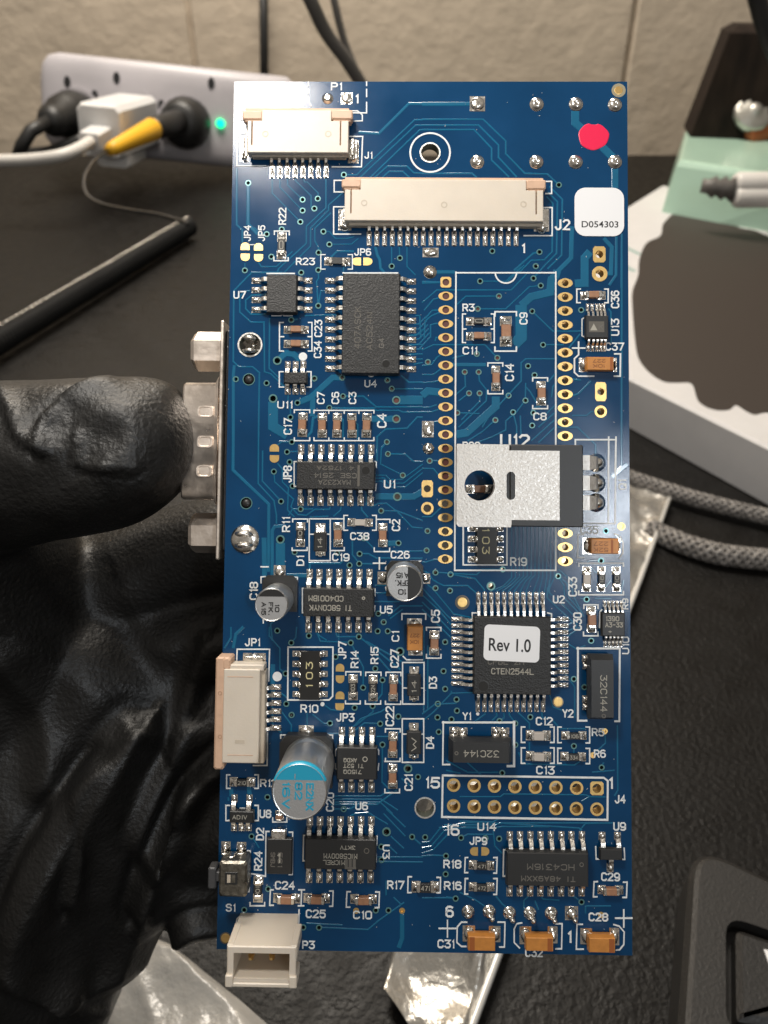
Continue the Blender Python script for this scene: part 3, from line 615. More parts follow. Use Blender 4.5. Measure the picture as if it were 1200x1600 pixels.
# ---- solder joints
def dome(t, x, y, r, h=.045, name='solder_joint', sq=False, m=None, parent=None, sx=1., sy=1.):
    c = Q(t, x, y); k = KS(t, x, y); mb = MB(); mb.smooth = False
    if sq: mb.box(c[0]-r*k*sx, c[0]+r*k*sx, c[1]-r*k*sy, c[1]+r*k*sy, -.001, .006); mb.smooth = True; mb.dome(c[0], c[1], .004, r*k*.93, h, 20, 6, sx=sx, sy=sy, jit=.008)
    else:
        mb.smooth = True; mb.lathe(c[0], c[1], [(r*k, -.001), (r*k, .004), (r*k*.9, .008), (r*k*.72, h*.55), (r*k*.5, h*.9), (r*k*.28, h), (r*k*.22, h*.86), (r*k*.01, h*.9)], 20, sx=sx, sy=sy)
    return mb.build(name, m or mSolder, parent or board)
for x, y in ((630,187),(847,187),(1062,190),(302,505),(628,505),(845,505),(1062,505)): dome('B', x, y, 40)
dome('B', 303, 185, 42, .04, sq=True); dome('A', 645, 165, 34); dome('A', 757, 165, 34, .03, sq=True)
dome('B', 42, 1112, 38); dome('B', 45, 1005, 44, .03, sq=True, sy=.6); dome('D', 30, 955, 32, .03, sq=True, sy=1.4); dome('D', 33, 1062, 32)
for i, (x, y) in enumerate(((252,652),(368,650),(480,658),(593,660),(710,660),(822,658))):
    dome('J', x, y, 36, .07, sq=(i == 5), sy=1.05)
    if i: 
        c = Q('J', x+12, y+22); d = Q('J', x+18, y+42, .12)
        mb = MB(); mb.smooth = True; mb.tube([(c[0], c[1], 0), (c[0], c[1], .09), (d[0], d[1], .125)], [.045, .03, .018], 10).build('clipped_lead', mPin, board)

# ================================================================== COMPONENTS
rp = random.Random(11)
def rot_pt(x, y, a): return (x*math.cos(a)-y*math.sin(a), x*math.sin(a)+y*math.cos(a))
def passive(t, x0, y0, x1, y1, kind, txt=None, label=None, hb=None):
    a = Q(t, x0, y0); b = Q(t, x1, y1); cx, cy = (a[0]+b[0])/2, (a[1]+b[1])/2
    W, H = abs(a[0]-b[0]), abs(a[1]-b[1]); vert = H > W
    L, w = (H, W) if vert else (W, H); L -= .0; hw = w*.5
    ang = (math.pi/2 if vert else 0)+R(rp.uniform(-1.6, 1.6))
    h = hb or {'C': .075, 'CL': .062, 'R': .05}[kind]
    bl = L*.66; cap = bl*.24; bw = w*.82
    core = {'C': mCap, 'CL': mCapL, 'R': mChipS}[kind]
    m = MB()
    if kind == 'R':
        m.cbox(-bl/2+cap*.5, bl/2-cap*.5, -bw/2*.96, bw/2*.96, .008, h-.006, .004)
    else: m.cbox(-bl/2+cap*.7, bl/2-cap*.7, -bw/2*.97, bw/2*.97, .008, h-.003, .008)
    nm = 'resistor' if kind == 'R' else 'ceramic_capacitor'
    o = link(nm, m.mesh(nm, core), board, (cx, cy, 0)); o.rotation_euler.z = ang
    if label: o['label'] = label
    for s in (-1, 1):
        m = MB(); e = s*bl/2
        m.box(s*L/2, s*(bl/2-cap), -hw, hw, -.001, .0055)
        m.cbox(e, e-s*cap, -bw/2, bw/2, .006, h, .01)
        m.smooth = True
        n = 6; rings = []
        for i in range(n+1):
            q = i/n; x = s*(L/2*.99-(L/2*.99-bl/2)*q*1.02); zz = .006+(h*.8-.006)*(q**2.)*(.9+.15*rp.random()); ww = hw*(.97-.22*q)
            rings.append([(x, -ww, .004), (x, -ww*.8, .004+(zz-.004)*.75), (x, 0, zz+.004), (x, ww*.8, .004+(zz-.004)*.75), (x, ww, .004)])
        if s < 0: rings = [r[::-1] for r in rings]
        m.levels(rings, True, True)
        tm = link('terminal', m.mesh('terminal', mSolder), o)
    if txt:
        k = KS(t, 600, 600)
        k2 = 1
        mb = MB()
        for i, st in enumerate(glyph_strokes(txt, 0, 0, bl*.44, bw*.46, 0)): mb.strip(st, bw*.085, h-.008, h-.0045+i*.0002, .0003)
        link('marking', mb.mesh('marking', mMark2), o)
    return o
def pinmesh(D, wd, hm, th=.016, pad=True, long=None, taper=1.):
    """gull-wing pin: tip at the origin, runs towards +y by D up to height hm"""
    m = MB()
    if pad: m.mi = 1; m.box(-wd*.62, wd*.62, -.012, D*.5, -.001, .005)
    m.mi = 0; prof = [(0, .007), (D*.42, .008), (D*.62, hm*.75), (D*.76, hm-.004), (D, hm)]
    rings = []
    for i, (y, z) in enumerate(prof):
        w2 = wd*(.5 if i < 3 else .5*taper)
        rings.append([(-w2, y, z), (-w2*.8, y-(th*.5 if 0 < i < 4 else 0), z+th), (w2*.8, y-(th*.5 if 0 < i < 4 else 0), z+th), (w2, y, z)])
    m.levels(rings, True, True)
    if pad:
        m.mi = 1; m.smooth = True; m.dome(0, D*.20, .004, wd*.56, th+.016, 12, 4, sy=max(1., D*.30/(wd*.56)), jit=.006)
    return m.mesh('pin', [mPin, mSolder])
def chip(t, x0, y0, x1, y1, h, sides, pw, m=None, label=None, draft=.02, name='integrated_circuit', pinpad=True, taper=1., z0=.012):
    X0, X1, Y0, Y1 = BB(t, x0, y0, x1, y1, h)
    o = MB().icbody(X0, X1, Y0, Y1, z0, h, draft).build(name, m or mChip, board)
    if label: o['label'] = label
    k = KS(t, 600, 600)
    for side, tip, pos in sides:
        horiz = side in 'TB'; ds = []; pl = []
        for q in pos:
            p = Q(t, q, tip) if horiz else Q(t, tip, q); pl.append(p)
            ds.append({'T': p[1]-Y1, 'B': Y0-p[1], 'L': X0-p[0], 'R': p[0]-X1}[side])
        D = sum(ds)/len(ds)+.012
        me = pinmesh(D, pw*k, h*.5, pad=pinpad, taper=taper)
        ang = {'B': 0, 'T': math.pi, 'L': -math.pi/2, 'R': math.pi/2}[side]
        for p in pl:
            pn_ = link('pin', me, o, (p[0], p[1], 0)); pn_.rotation_euler.z = ang
    return o
def mark(o, txt, t, x, y, L, H, rot, h, m=None, wt=None):
    return text(txt, t, x, y, L, H, rot, h, m or mMark, o, 'marking', wt, .0012)
def mcirc(o, t, x, y, r, h, m=None, w_=5, z=.0015, name='pin_one_mark'):
    c = Q(t, x, y, h); k = KS(t, x, y, h)
    return MB().ring(c[0], c[1], (r-w_)*k, r*k, h-.001, h+z, 20).build(name, m or mMark, o)
def dimple(o, t, x, y, r, h):
    c = Q(t, x, y, h); k = KS(t, x, y, h)
    m = MB(); m.smooth = True
    m.lathe(c[0], c[1], [(r*k*1.05, h+.0002), (r*k*.98, h+.0016), (r*k*.86, h+.0006)], 20, cap1=False); m.mi = 1; m.smooth = False
    m.cyl(c[0], c[1], h-.001, h+.0006, r*k*.88, n=20, cap0=False)
    return m.build('pin_one_mark', [mChipS, mGlass], o)
def lin(a, b, n): return [a+(b-a)*i/(n-1) for i in range(n)]

for a in (('A',350,950,402,1108,'R','0'),('A',625,1095,778,1145,'R'),('C',388,410,535,456,'C'),('C',388,492,535,540,'C'),('C',472,918,525,1060,'C'),('C',588,920,640,1065,'C'),
          ('C',675,920,726,1065,'C'),('C',761,920,813,1065,'C'),('C',847,920,900,1065,'C'),('D',240,338,382,385,'R','0'),('D',240,420,380,466,'C'),('D',427,332,492,500,'C'),
          ('D',380,605,428,745,'C'),('D',628,690,680,825,'C'),('D',870,195,1010,242,'C'),('E',460,510,512,655,'R','10'),('E',680,510,732,655,'C'),('E',760,487,910,535,'CL'),
          ('E',942,515,994,655,'C'),('Z',671,985,686,1024,'C'),('F',880,725,928,862,'CL'),('F',963,725,1008,862,'R','16'),('F',1045,725,1092,862,'R','10'),('F',905,942,957,1088,'C'),
          ('G',780,267,832,415,'R','103'),('G',895,270,945,420,'R','224'),('G',1010,270,1060,420,'C'),('G',1006,592,1058,742,'C'),('G',1005,775,1057,917,'C'),
          ('G',105,850,250,905,'R','210'),('G',365,1040,415,1096,'C'),('I',270,452,320,600,'R','101'),('I',378,548,525,603,'C'),('I',545,548,690,603,'C'),('I',803,552,950,607,'C'),
          ('Z',643,1376,686,1395,'R','471'),('J',255,487,397,538,'R','472'),('J',255,367,397,420,'R','471'),('J',965,503,1107,555,'C'),('H',765,572,905,620,'R','106'),
          ('H',760,687,902,738,'R','334'),('H',570,567,708,625,'CL'),('H',570,683,710,738,'CL'),('F',238,272,392,322,'C')):
    passive(*a)
def diode(t, x0, y0, x1, y1, bx0, by0, bx1, by1, txt, rot=90):
    X0, X1, Y0, Y1 = BB(t, bx0, by0, bx1, by1, .09)
    o = MB().icbody(X0, X1, Y0, Y1, .008, .09, .012).build('diode', mChipS, board)
    for ya, yb in ((y0, by0+10), (by1-10, y1)):
        a = BB(t, x0, ya, x1, yb); m = MB(); m.box(a[0], a[1], a[2], a[3], -.001, .006); cx = (a[0]+a[1])/2; w2 = (a[1]-a[0])*.36
        up = ya == y0; yo = a[3] if up else a[2]; yi = a[2] if up else a[3]
        m.add([(cx-w2, yo+(yi-yo)*.25, .006), (cx+w2, yo+(yi-yo)*.25, .006), (cx+w2, yi, .05), (cx-w2, yi, .05), (cx-w2, yo+(yi-yo)*.2, .02), (cx+w2, yo+(yi-yo)*.2, .02), (cx+w2, yi, .062), (cx-w2, yi, .062)],
              [(0,1,2,3)[::-1], (4,5,6,7), (0,1,5,4), (1,2,6,5), (2,3,7,6), (3,0,4,7)])
        m.smooth = True; m.dome(cx, yo+(yi-yo)*.3, .005, w2*.95, .03, 14, 4, jit=.008)
        m.build('terminal', mSolder, o)
    mark(o, txt, t, (bx0+bx1)/2, (by0+by1)/2+8, (by1-by0)*.6, (bx1-bx0)*.4, rot, .09, mMark2)
    return o
diode('E', 575, 515, 632, 705, 566, 570, 634, 680, '14')
diode('G', 1126, 222, 1180, 415, 1118, 272, 1188, 392, '14')
diode('G', 1124, 542, 1178, 742, 1114, 595, 1190, 722, 'W')
# D2, the large diode
o = diode('I', 372, 188, 452, 250, 345, 250, 478, 446, '1', 0)
for s, x, y in (('SMBJ', 375, 365), ('5C1', 415, 365)): mark(o, s, 'I', x, y, 80, 26, -90, .09, mMark)
X0, X1, Y0, Y1 = BB('I', 368, 195, 448, 262, .05); MB().cbox(X0, X1, Y0, Y1, .01, .085, .012).build('terminal', mPin, o)

SO = .165
U7 = chip('C', 290, 110, 460, 330, SO, [('L', 205, [145,200,258,315]), ('R', 550, [145,202,258,315])], 28)
U4 = chip('C', 735, 102, 1062, 688, .24, [('L', 636, [145,202,258,316,373,431,489,545,603,660]), ('R', 1157, [150,207,264,321,379,435,492,548,606,663])], 27, label='large black twenty pin chip with a round dimple at its lower right')
mark(U4, '407ASCK', 'C', 820, 420, 250, 38, 90, .24, mMarkD, 5); mark(U4, 'AC524N', 'C', 890, 440, 220, 36, 90, .24, mMarkD, 5); mark(U4, 'G4', 'C', 960, 510, 58, 30, 90, .24, mMark, 5); dimple(U4, 'C', 987, 632, 25, .24)
U11 = chip('C', 390, 682, 520, 745, .11, [('T', 622, [413,458,503]), ('B', 806, [411,456,500])], 27)
U1 = chip('E', 465, 155, 918, 318, SO, [('T', 60, [490,549,608,667,725,783,842,900]), ('B', 408, [487,545,603,662,720,778,838,896])], 29)
mark(U1, 'MAX232A', 'E', 685, 276, 190, 30, 180, SO, mMark, 5); mark(U1, 'CSE 2514', 'E', 690, 236, 250, 30, 180, SO, mMark, 5); mark(U1, '4 1752A', 'E', 690, 192, 220, 26, 180, SO, mMarkD, 5); dimple(U1, 'E', 868, 208, 27, SO)
c = BB('E', 820, 175, 832, 300, SO); MB().box(*c, SO-.001, SO+.001).build('marking', mMarkD, U1)
U5 = chip('E', 505, 898, 912, 1066, SO, [('T', 790, [540,597,655,713,772,831,890]), ('B', 1150, [533,592,650,708,767,825,885])], 29)
mark(U5, 'TI 58CONYK', 'E', 662, 1012, 250, 34, 180, SO, mMark2, 5); mark(U5, 'CD4001BM', 'E', 635, 957, 205, 34, 180, SO, mMark2, 5); mcirc(U5, 'E', 855, 955, 10, SO, mMark2, 6)
U2 = chip('Z', 741, 964, 861, 1086, .13, [('T', 927, lin(747.3, 847.6, 11)), ('B', 1110.5, lin(746.4, 848.4, 11)), ('L', 707, lin(967, 1067.5, 11)), ('R', 886.5, lin(967, 1070, 11))], 5.2, label='large square chip wearing a white sticker')
mark(U2, 'CTEN2544L', 'H', 497, 244, 235, 34, 0, .13, mMark2, 5); mark(U2, 'CPBL 2H', 'H', 460, 190, 200, 34, 0, .13, mMark, 5); dimple(U2, 'H', 335, 327, 32, .13)
U13 = chip('D', 903, 328, 1025, 452, .11, [('T', 268, [910,935,960,980,1000]), ('B', 522, [912,937,960,982,1002])], 14, m=mChipS)
c = [Q('D', x, y, .11) for x, y in ((925,410),(965,410),(945,372))]; MB().prism(c, .109, .1112).build('marking', mMark2, U13)
c = BB('D', 918, 360, 1003, 420, .11); MB().box(*c, .109, .1106).build('marking', mMarkD, U13); mark(U13, 'K', 'D', 985, 392, 26, 30, 0, .1102, mMark, 5)
U10 = chip('F', 992, 982, 1116, 1108, .10, [('T', 917, [1003,1026,1049,1072,1095]), ('B', 1163, [1006,1029,1050,1071,1092])], 14, m=mChipS)
mark(U10, '1390', 'F', 1048, 1012, 76, 28, 0, .10, mMark2, 5); mark(U10, 'A3-33', 'F', 1057, 1046, 98, 28, 0, .10, mMark2, 5); mark(U10, '+', 'F', 1035, 1084, 18, 18, 0, .10, mMark2, 4)
U6 = chip('G', 717, 684, 938, 868, SO, [('T', 572, [743,800,857,915]), ('B', 932, [740,796,853,910])], 28, m=mChipS)
for s, x, y, L in (('7150Q',803,822,104),('TI 52T',808,788,116),('AKDQ',790,756,76)): mark(U6, s, 'G', x, y, L, 24, 180, SO, mMark2, 4)
mcirc(U6, 'G', 874, 750, 15, SO, mMark2, 5)
U8 = chip('G', 106, 1047, 236, 1113, .11, [('T', 955, [133,218]), ('B', 1152, [130,173,213])], 28, m=mChipS); mark(U8, 'ADIV', 'G', 162, 1080, 84, 24, 0, .11, mMark2, 4)
U3 = chip('I', 555, 250, 940, 422, SO, [('T', 130, [580,636,692,749,805,862,918]), ('B', 486, [575,632,688,745,802,858,914])], 28, m=mChipS)
mark(U3, '3KTV', 'I', 788, 298, 84, 22, 180, SO, mMark2, 4); mark(U3, 'MIC5800YM', 'I', 748, 345, 186, 28, 180, SO, mMark2, 4); mark(U3, 'MICREL', 'I', 712, 380, 122, 26, 180, SO, mMark2, 4)
for q in range(3):
    c = BB('I', 772+q*22, 362, 788+q*22, 415, SO); MB().box(*c, SO-.001, SO+.0012).build('marking', mMark, U3)
c = BB('I', 772, 405, 834, 417, SO); MB().box(*c, SO-.001, SO+.0016).build('marking', mMark, U3); mcirc(U3, 'I', 892, 316, 15, SO, mMarkD, 4)
U14 = chip('J', 468, 325, 915, 515, SO, [('T', 212, [482,538,595,651,708,766,821,879]), ('B', 560, [480,537,594,650,707,764,820,878])], 27, m=mChipS)
mark(U14, 'HC4316M', 'J', 708, 405, 262, 34, 180, SO, mMark, 5); mark(U14, 'TI 48A9XXM', 'J', 694, 470, 300, 30, 180, SO, mMark, 5); mcirc(U14, 'J', 878, 392, 12, SO, mMark, 4)
U9 = chip('J', 982, 308, 1103, 368, .10, [('T', 216, [990,1075]), ('B', 426, [1035])], 30, m=mChipS, name='transistor')
# crystals
def crystal(t, x0, y0, x1, y1, h, z0, edge):
    X0, X1, Y0, Y1 = BB(t, x0, y0, x1, y1, h); e = .045
    r = lambda a, b, z: [(X0+a,Y0+b,z),(X1-a,Y0+b,z),(X1-a,Y1-b,z),(X0+a,Y1-b,z)]
    return MB().levels([r(.01, .01, z0), r(-.006, -.006, (z0+h)/2), r(e if edge == 'x' else .015, e if edge == 'y' else .015, h)]).build('crystal_oscillator', mChipS, board)
Y1o = crystal('H', 150, 625, 497, 758, .24, .012, 'x')
mark(Y1o, '32C144', 'H', 325, 698, 196, 38, 180, .24, mMark2, 5); mcirc(Y1o, 'H', 188, 695, 11, .24, mMark, 5)
for a, b, cc, d in ((148,548,200,596),(200,552,248,594),(380,550,428,596),(428,552,478,596)): 
    x_ = BB('H', a, b, cc, d); m = MB(); m.box(*x_, -.001, .006); m.smooth = True; m.dome((x_[0]+x_[1])/2, (x_[2]+x_[3])/2, .004, (x_[1]-x_[0])*.45, .05, 14, 4, jit=.015); m.box(x_[0]+.01, x_[1]-.01, x_[2]-.05, x_[2]+.03, .03, .05); m.build('pin', mSolder, Y1o)
Y2o = crystal('H', 925, 160, 1062, 520, .24, .012, 'y')
mark(Y2o, '32C144', 'H', 1000, 365, 200, 38, -90, .24, mMark2, 5); mcirc(Y2o, 'H', 1000, 490, 12, .24, mMark, 5)
for a, b, cc, d in ((878,150,912,190),(882,192,914,232),(880,375,912,415),(882,418,914,456)):
    x_ = BB('H', a, b, cc, d); m = MB(); m.box(*x_, -.001, .006); m.smooth = True; m.dome((x_[0]+x_[1])/2, (x_[2]+x_[3])/2, .004, (x_[3]-x_[2])*.45, .05, 14, 4, jit=.015); m.box(x_[1]-.03, x_[1]+.05, x_[2]+.01, x_[3]-.01, .03, .05); m.build('pin', mSolder, Y2o)
# resistor networks
def network(t, x0, y0, x1, y1, lx, rx, ys, txt, rot, tx, ty, TL_, TH_):
    X0, X1, Y0, Y1 = BB(t, x0, y0, x1, y1, .06)
    o = MB().cbox(X0, X1, Y0, Y1, .01, .06, .006).build('resistor_network', mGlass, board)
    for y in ys:
        for a, b in ((lx, x0), (x1, rx)):
            c = BB(t, a, y-17, b, y+17); m = MB(); m.box(c[0], c[1], c[2], c[3], -.001, .005)
            m.smooth = True; m.dome((c[0]+c[1])/2, (c[2]+c[3])/2, .003, (c[3]-c[2])*.48, .035, 14, 4, sx=1.1, jit=.006)
            e = X0 if a == lx else X1; s = 1 if a == lx else -1
            m.cbox(e-.016 if s > 0 else e-.02, e+.02 if s > 0 else e+.016, c[2]+.004, c[3]-.004, .006, .062, .006)
            m.build('terminal', mSolder, o)
    for ch, yy in zip(txt, ty): mark(o, ch, t, tx, yy, 40 if ch != '1' else 20, TH_, rot, .06, mat('yellow_marking', (.62, .55, .30), .5), 6)
    return o
network('G', 503, 135, 618, 415, 463, 662, [150,208,265,322,380], '301', 90, 558, (218, 275, 332), 0, 40)
network('F', 300, 400, 415, 712, 250, 447, [515,572,630,685], '103', -90, 350, (525, 580, 635), 0, 42)
# tantalum capacitors
def tant(t, p0, p1, body, h, txt=None, stripe=None):
    """p0,p1 the two pads, body bbox of the top face at height h"""
    X0, X1, Y0, Y1 = BB(t, *body, h); c = .012
    r = lambda a, z: [(X0+a,Y0+a,z),(X1-a,Y0+a,z),(X1-a,Y1-a,z),(X0+a,Y1-a,z)]
    o = MB().levels([r(.01, .012), r(-.006, h*.5), r(0, h-.01), r(c*.6, h)]).build('tantalum_capacitor', mTan, board)
    for q in (p0, p1):
        a = BB(t, *q); m = MB(); m.box(*a, -.001, .006); m.smooth = True
        cx, cy = (a[0]+a[1])/2, (a[2]+a[3])/2; m.dome(cx, cy, .004, (a[3]-a[2])*.42, .05, 14, 5, sx=min(1.5, (a[1]-a[0])/(a[3]-a[2])*1.05), jit=.01); m.build('terminal', mSolder, o)
    if stripe: c = BB(t, *stripe, h); MB().box(c[0], c[1], Y0+.004, Y1-.004, h-.001, h+.0012).build('polarity_stripe', mTanD, o)
    return o
mMT = mat('brown_marking', (.22, .075, .015), .5)
T1 = tant('D', (862,562,912,640), (1052,562,1072,640), (908,556,1056,630), .13, stripe=(1035,556,1050,630))
mark(T1, '227', 'D', 975, 578, 70, 20, 180, .13, mMT, 4); mark(T1, '10K', 'D', 975, 606, 70, 20, 180, .13, mMT, 4)
T2 = tant('F', (882,566,932,655), (1068,572,1090,652), (930,572,1085,655), .13, stripe=(1040,572,1052,655))
mark(T2, '227', 'F', 985, 598, 80, 24, 180, .13, mMT, 4); mark(T2, '52K', 'F', 985, 632, 80, 24, 180, .13, mMT, 4)
T3 = tant('Z', (636,966,659,980), (638,1008,660,1024), (637,979,660,1017), .13)
mark(T3, '227', 'Z', 648, 993, 15, 6, 180, .13, mMT, 1.1); mark(T3, '10K', 'Z', 648, 1003, 15, 6, 180, .13, mMT, 1.1)
T4 = tant('J', (222,725,290,815), (366,728,430,818), (254,790,402,870), .17, stripe=(260,790,288,870))
T5 = tant('J', (535,730,600,830), (690,730,745,825), (572,795,722,872), .17, stripe=(690,795,716,872))
T6 = tant('J', (870,740,935,830), (1030,738,1085,835), (920,798,1064,880), .17, stripe=(1030,798,1058,880))

# electrolytic cans
def can(base, z_b, top, h, r_top_px, name='electrolytic_capacitor', cut=True, padlist=(), label=None, body=mAl, z_skirt=.12):
    """base = px bbox of black foot at height z_b; top = px centre of the top face"""
    X0, X1, Y0, Y1 = BB('Z', *base, z_b); tx, ty = P(*top, h); k = KS('Z', *top, h); r = r_top_px*k
    cc = .14*(X1-X0)
    poly = [(X0,Y0),(X1,Y0),(X1,Y1-cc),(X1-cc,Y1),(X0+cc,Y1),(X0,Y1-cc)]
    m = MB(); m.smooth = True
    m.lathe(tx, ty, [(r*.93, z_b*.6), (r, z_b*.8), (r, z_b+.10), (r*.955, z_b+.13), (r*.955, z_b+.16), (r, z_b+.19), (r, h-.03), (r*.985, h-.012), (r*.94, h)], 48, cap1=False)
    m.smooth = False; m.lathe(tx, ty, [(r*.94, h), (r*.90, h-.004), (r*.01, h-.004)], 48, cap1=True)
    o = m.build(name, body, board)
    if label: o['label'] = label
    MB().prism(poly, .012, z_b).build('foot', mChipS, o)
    for p in padlist:
        a = BB('Z', *p); q = MB(); q.box(*a, -.001, .006); q.smooth = True; q.dome((a[0]+a[1])/2, (a[2]+a[3])/2, .004, min(a[1]-a[0], a[3]-a[2])*.45, .045, 14, 5, sx=max(1, (a[1]-a[0])/(a[3]-a[2])), sy=max(1, (a[3]-a[2])/(a[1]-a[0])), jit=.012); q.build('terminal', mSolder, o)
    return o, tx, ty, r
def segment(o, tx, ty, r, h, a0, a1, m, rr=.93, name='printed_band', z=.0008):
    """circular segment between the angles (degrees)"""
    pts = [(tx+r*rr*math.cos(R(a)), ty+r*rr*math.sin(R(a))) for a in lin(a0, a1, 24)]
    MB().prism(pts, h-.0045, h-.004+z+.0016).build(name, m, o)
C26, x, y, r = can((604,876,661,932), .06, (632.5,911.5), .54, 28.8, padlist=((590,893,606,913),(658,896,672,912)))
MB().cyl(x, y, .535, .5375, r*.9, n=40).build('can_top', mAlT, C26)
segment(C26, x, y, r, .54, -80, 80, mBlackP, .9)
for s, q, yy, L in (('10', 617, 0, 14), ('10', 0, 0, 0)): pass
for s, px_, py_, L in (('A15', 629, 899, 20), ('EFK.', 629, 911, 24), ('10', 629, 925, 14)): mark(C26, s, 'Z', px_, py_, L, 9, 180, .5385, mBlackP, 1.9)
C18, x, y, r = can((410,899,464,956), .06, (424,945), .56, 26.5, padlist=((428,883,446,902),))
MB().cyl(x, y, .555, .5575, r*.9, n=40).build('can_top', mAlT, C18)
segment(C18, x, y, r, .56, 32, 148, mBlackP, .9)
for s, px_, py_, L in (('10', 433, 950, 13), ('FK.', 423, 951, 20), ('A15', 412, 951, 20)): mark(C18, s, 'Z', px_, py_, L, 7.4, -90, .5585, mBlackP, 1.7)
C20, x, y, r = can((437,1149,519,1232), .16, (468,1237), 1.06, 44.5, label='tall silver can capacitor with a cyan band on its top', padlist=((467,1133,490,1152),), z_skirt=.2)
MB().cyl(x, y, 1.055, 1.0575, r*.93, n=48).build('can_top', mAlT, C20)
segment(C20, x, y, r, 1.06, 25, 155, mCyan, .935)
for a0, a1 in ((22, 158),):
    m = MB(); m.smooth = True
    n = 24; rings = []
    for i in range(n+1):
        a = R(a0+(a1-a0)*i/n); rings.append([(x+r*1.004*math.cos(a), y+r*1.004*math.sin(a), 1.0), (x+r*1.004*math.cos(a), y+r*1.004*math.sin(a), 1.028), (x+r*.99*math.cos(a), y+r*.99*math.sin(a), 1.05), (x+r*.93*math.cos(a), y+r*.93*math.sin(a), 1.0608)])
    vs = [p for q in rings for p in q]; fs = [(i*4+k_, i*4+4+k_, i*4+5+k_, i*4+1+k_) for i in range(n) for k_ in range(3)]
    m.add(vs, fs).build('printed_band', mCyan, C20)
for s, px_, py_, L in (('E2NX', 484, 1245, 42), ('82', 466.5, 1236, 27), ('16V', 447, 1242, 42)): mark(C20, s, 'Z', px_, py_, L, 12.5, -90, 1.0585, mCyan, 2.7)
text('-', 'Z', 461, 1213, 10, 12, 90, 1.059, mAlT, C20, 'marking', 1.6, .003)

# ---- labels
def bfont(txt, size, mname, m, parent, x, y, z, rot=0., sxx=1., bold=0.0):
    cu = bpy.data.curves.new(mname, 'FONT'); cu.body = txt; cu.size = size; cu.align_x = 'CENTER'; cu.align_y = 'CENTER'; cu.extrude = .0008; cu.offset = bold
    ob = bpy.data.objects.new('lettering_source', cu); COL.objects.link(ob); dg = bpy.context.evaluated_depsgraph_get()
    me = bpy.data.meshes.new_from_object(ob.evaluated_get(dg)); bpy.data.objects.remove(ob); bpy.data.curves.remove(cu)
    me.materials.clear(); me.materials.append(m); me.name = mname
    o = link(mname, me, parent, (x, y, z)); o.rotation_euler.z = rot; o.scale = (sxx, 1, 1); return o
def rrect(cx, cy, w_, h_, r, rot=0., n=6):
    pts = []
    for qx, qy, a0 in ((1,1,0),(-1,1,90),(-1,-1,180),(1,-1,270)):
        for i in range(n+1):
            a = R(a0+90*i/n); X = qx*(w_/2-r)+r*math.cos(a); Y = qy*(h_/2-r)+r*math.sin(a); X, Y = rot_pt(X, Y, rot); pts.append((cx+X, cy+Y))
    return pts
a = BB('Z', 897.5, 293.5, 975, 369.5); cx, cy = (a[0]+a[1])/2, (a[2]+a[3])/2
stk = MB().prism(rrect(cx, cy, a[1]-a[0], a[3]-a[2], .14), .003, .0095).build('serial_sticker', mWhite, board); stk['label'] = 'white rounded serial number sticker near the right edge'
c = Q('Z', 937.5, 351, .01); bfont('D054303', .115, 'lettering', mInk, stk, c[0], c[1], .0098, 0, 1.13, .0012)
a = BB('Z', 755, 975, 844.5, 1036, .135); cx, cy = (a[0]+a[1])/2, (a[2]+a[3])/2
st2 = MB().prism(rrect(cx, cy, a[1]-a[0]-.02, a[3]-a[2]-.03, .06, R(-2)), .1305, .137).build('revision_sticker', mWhite, U2); st2['label'] = 'white sticker reading Rev 1.0'
c = Q('Z', 796, 1009, .137); bfont('Rev 1.0', .22, 'lettering', mInk, U2, c[0], c[1], .1378, R(-1.5), .80, .003)

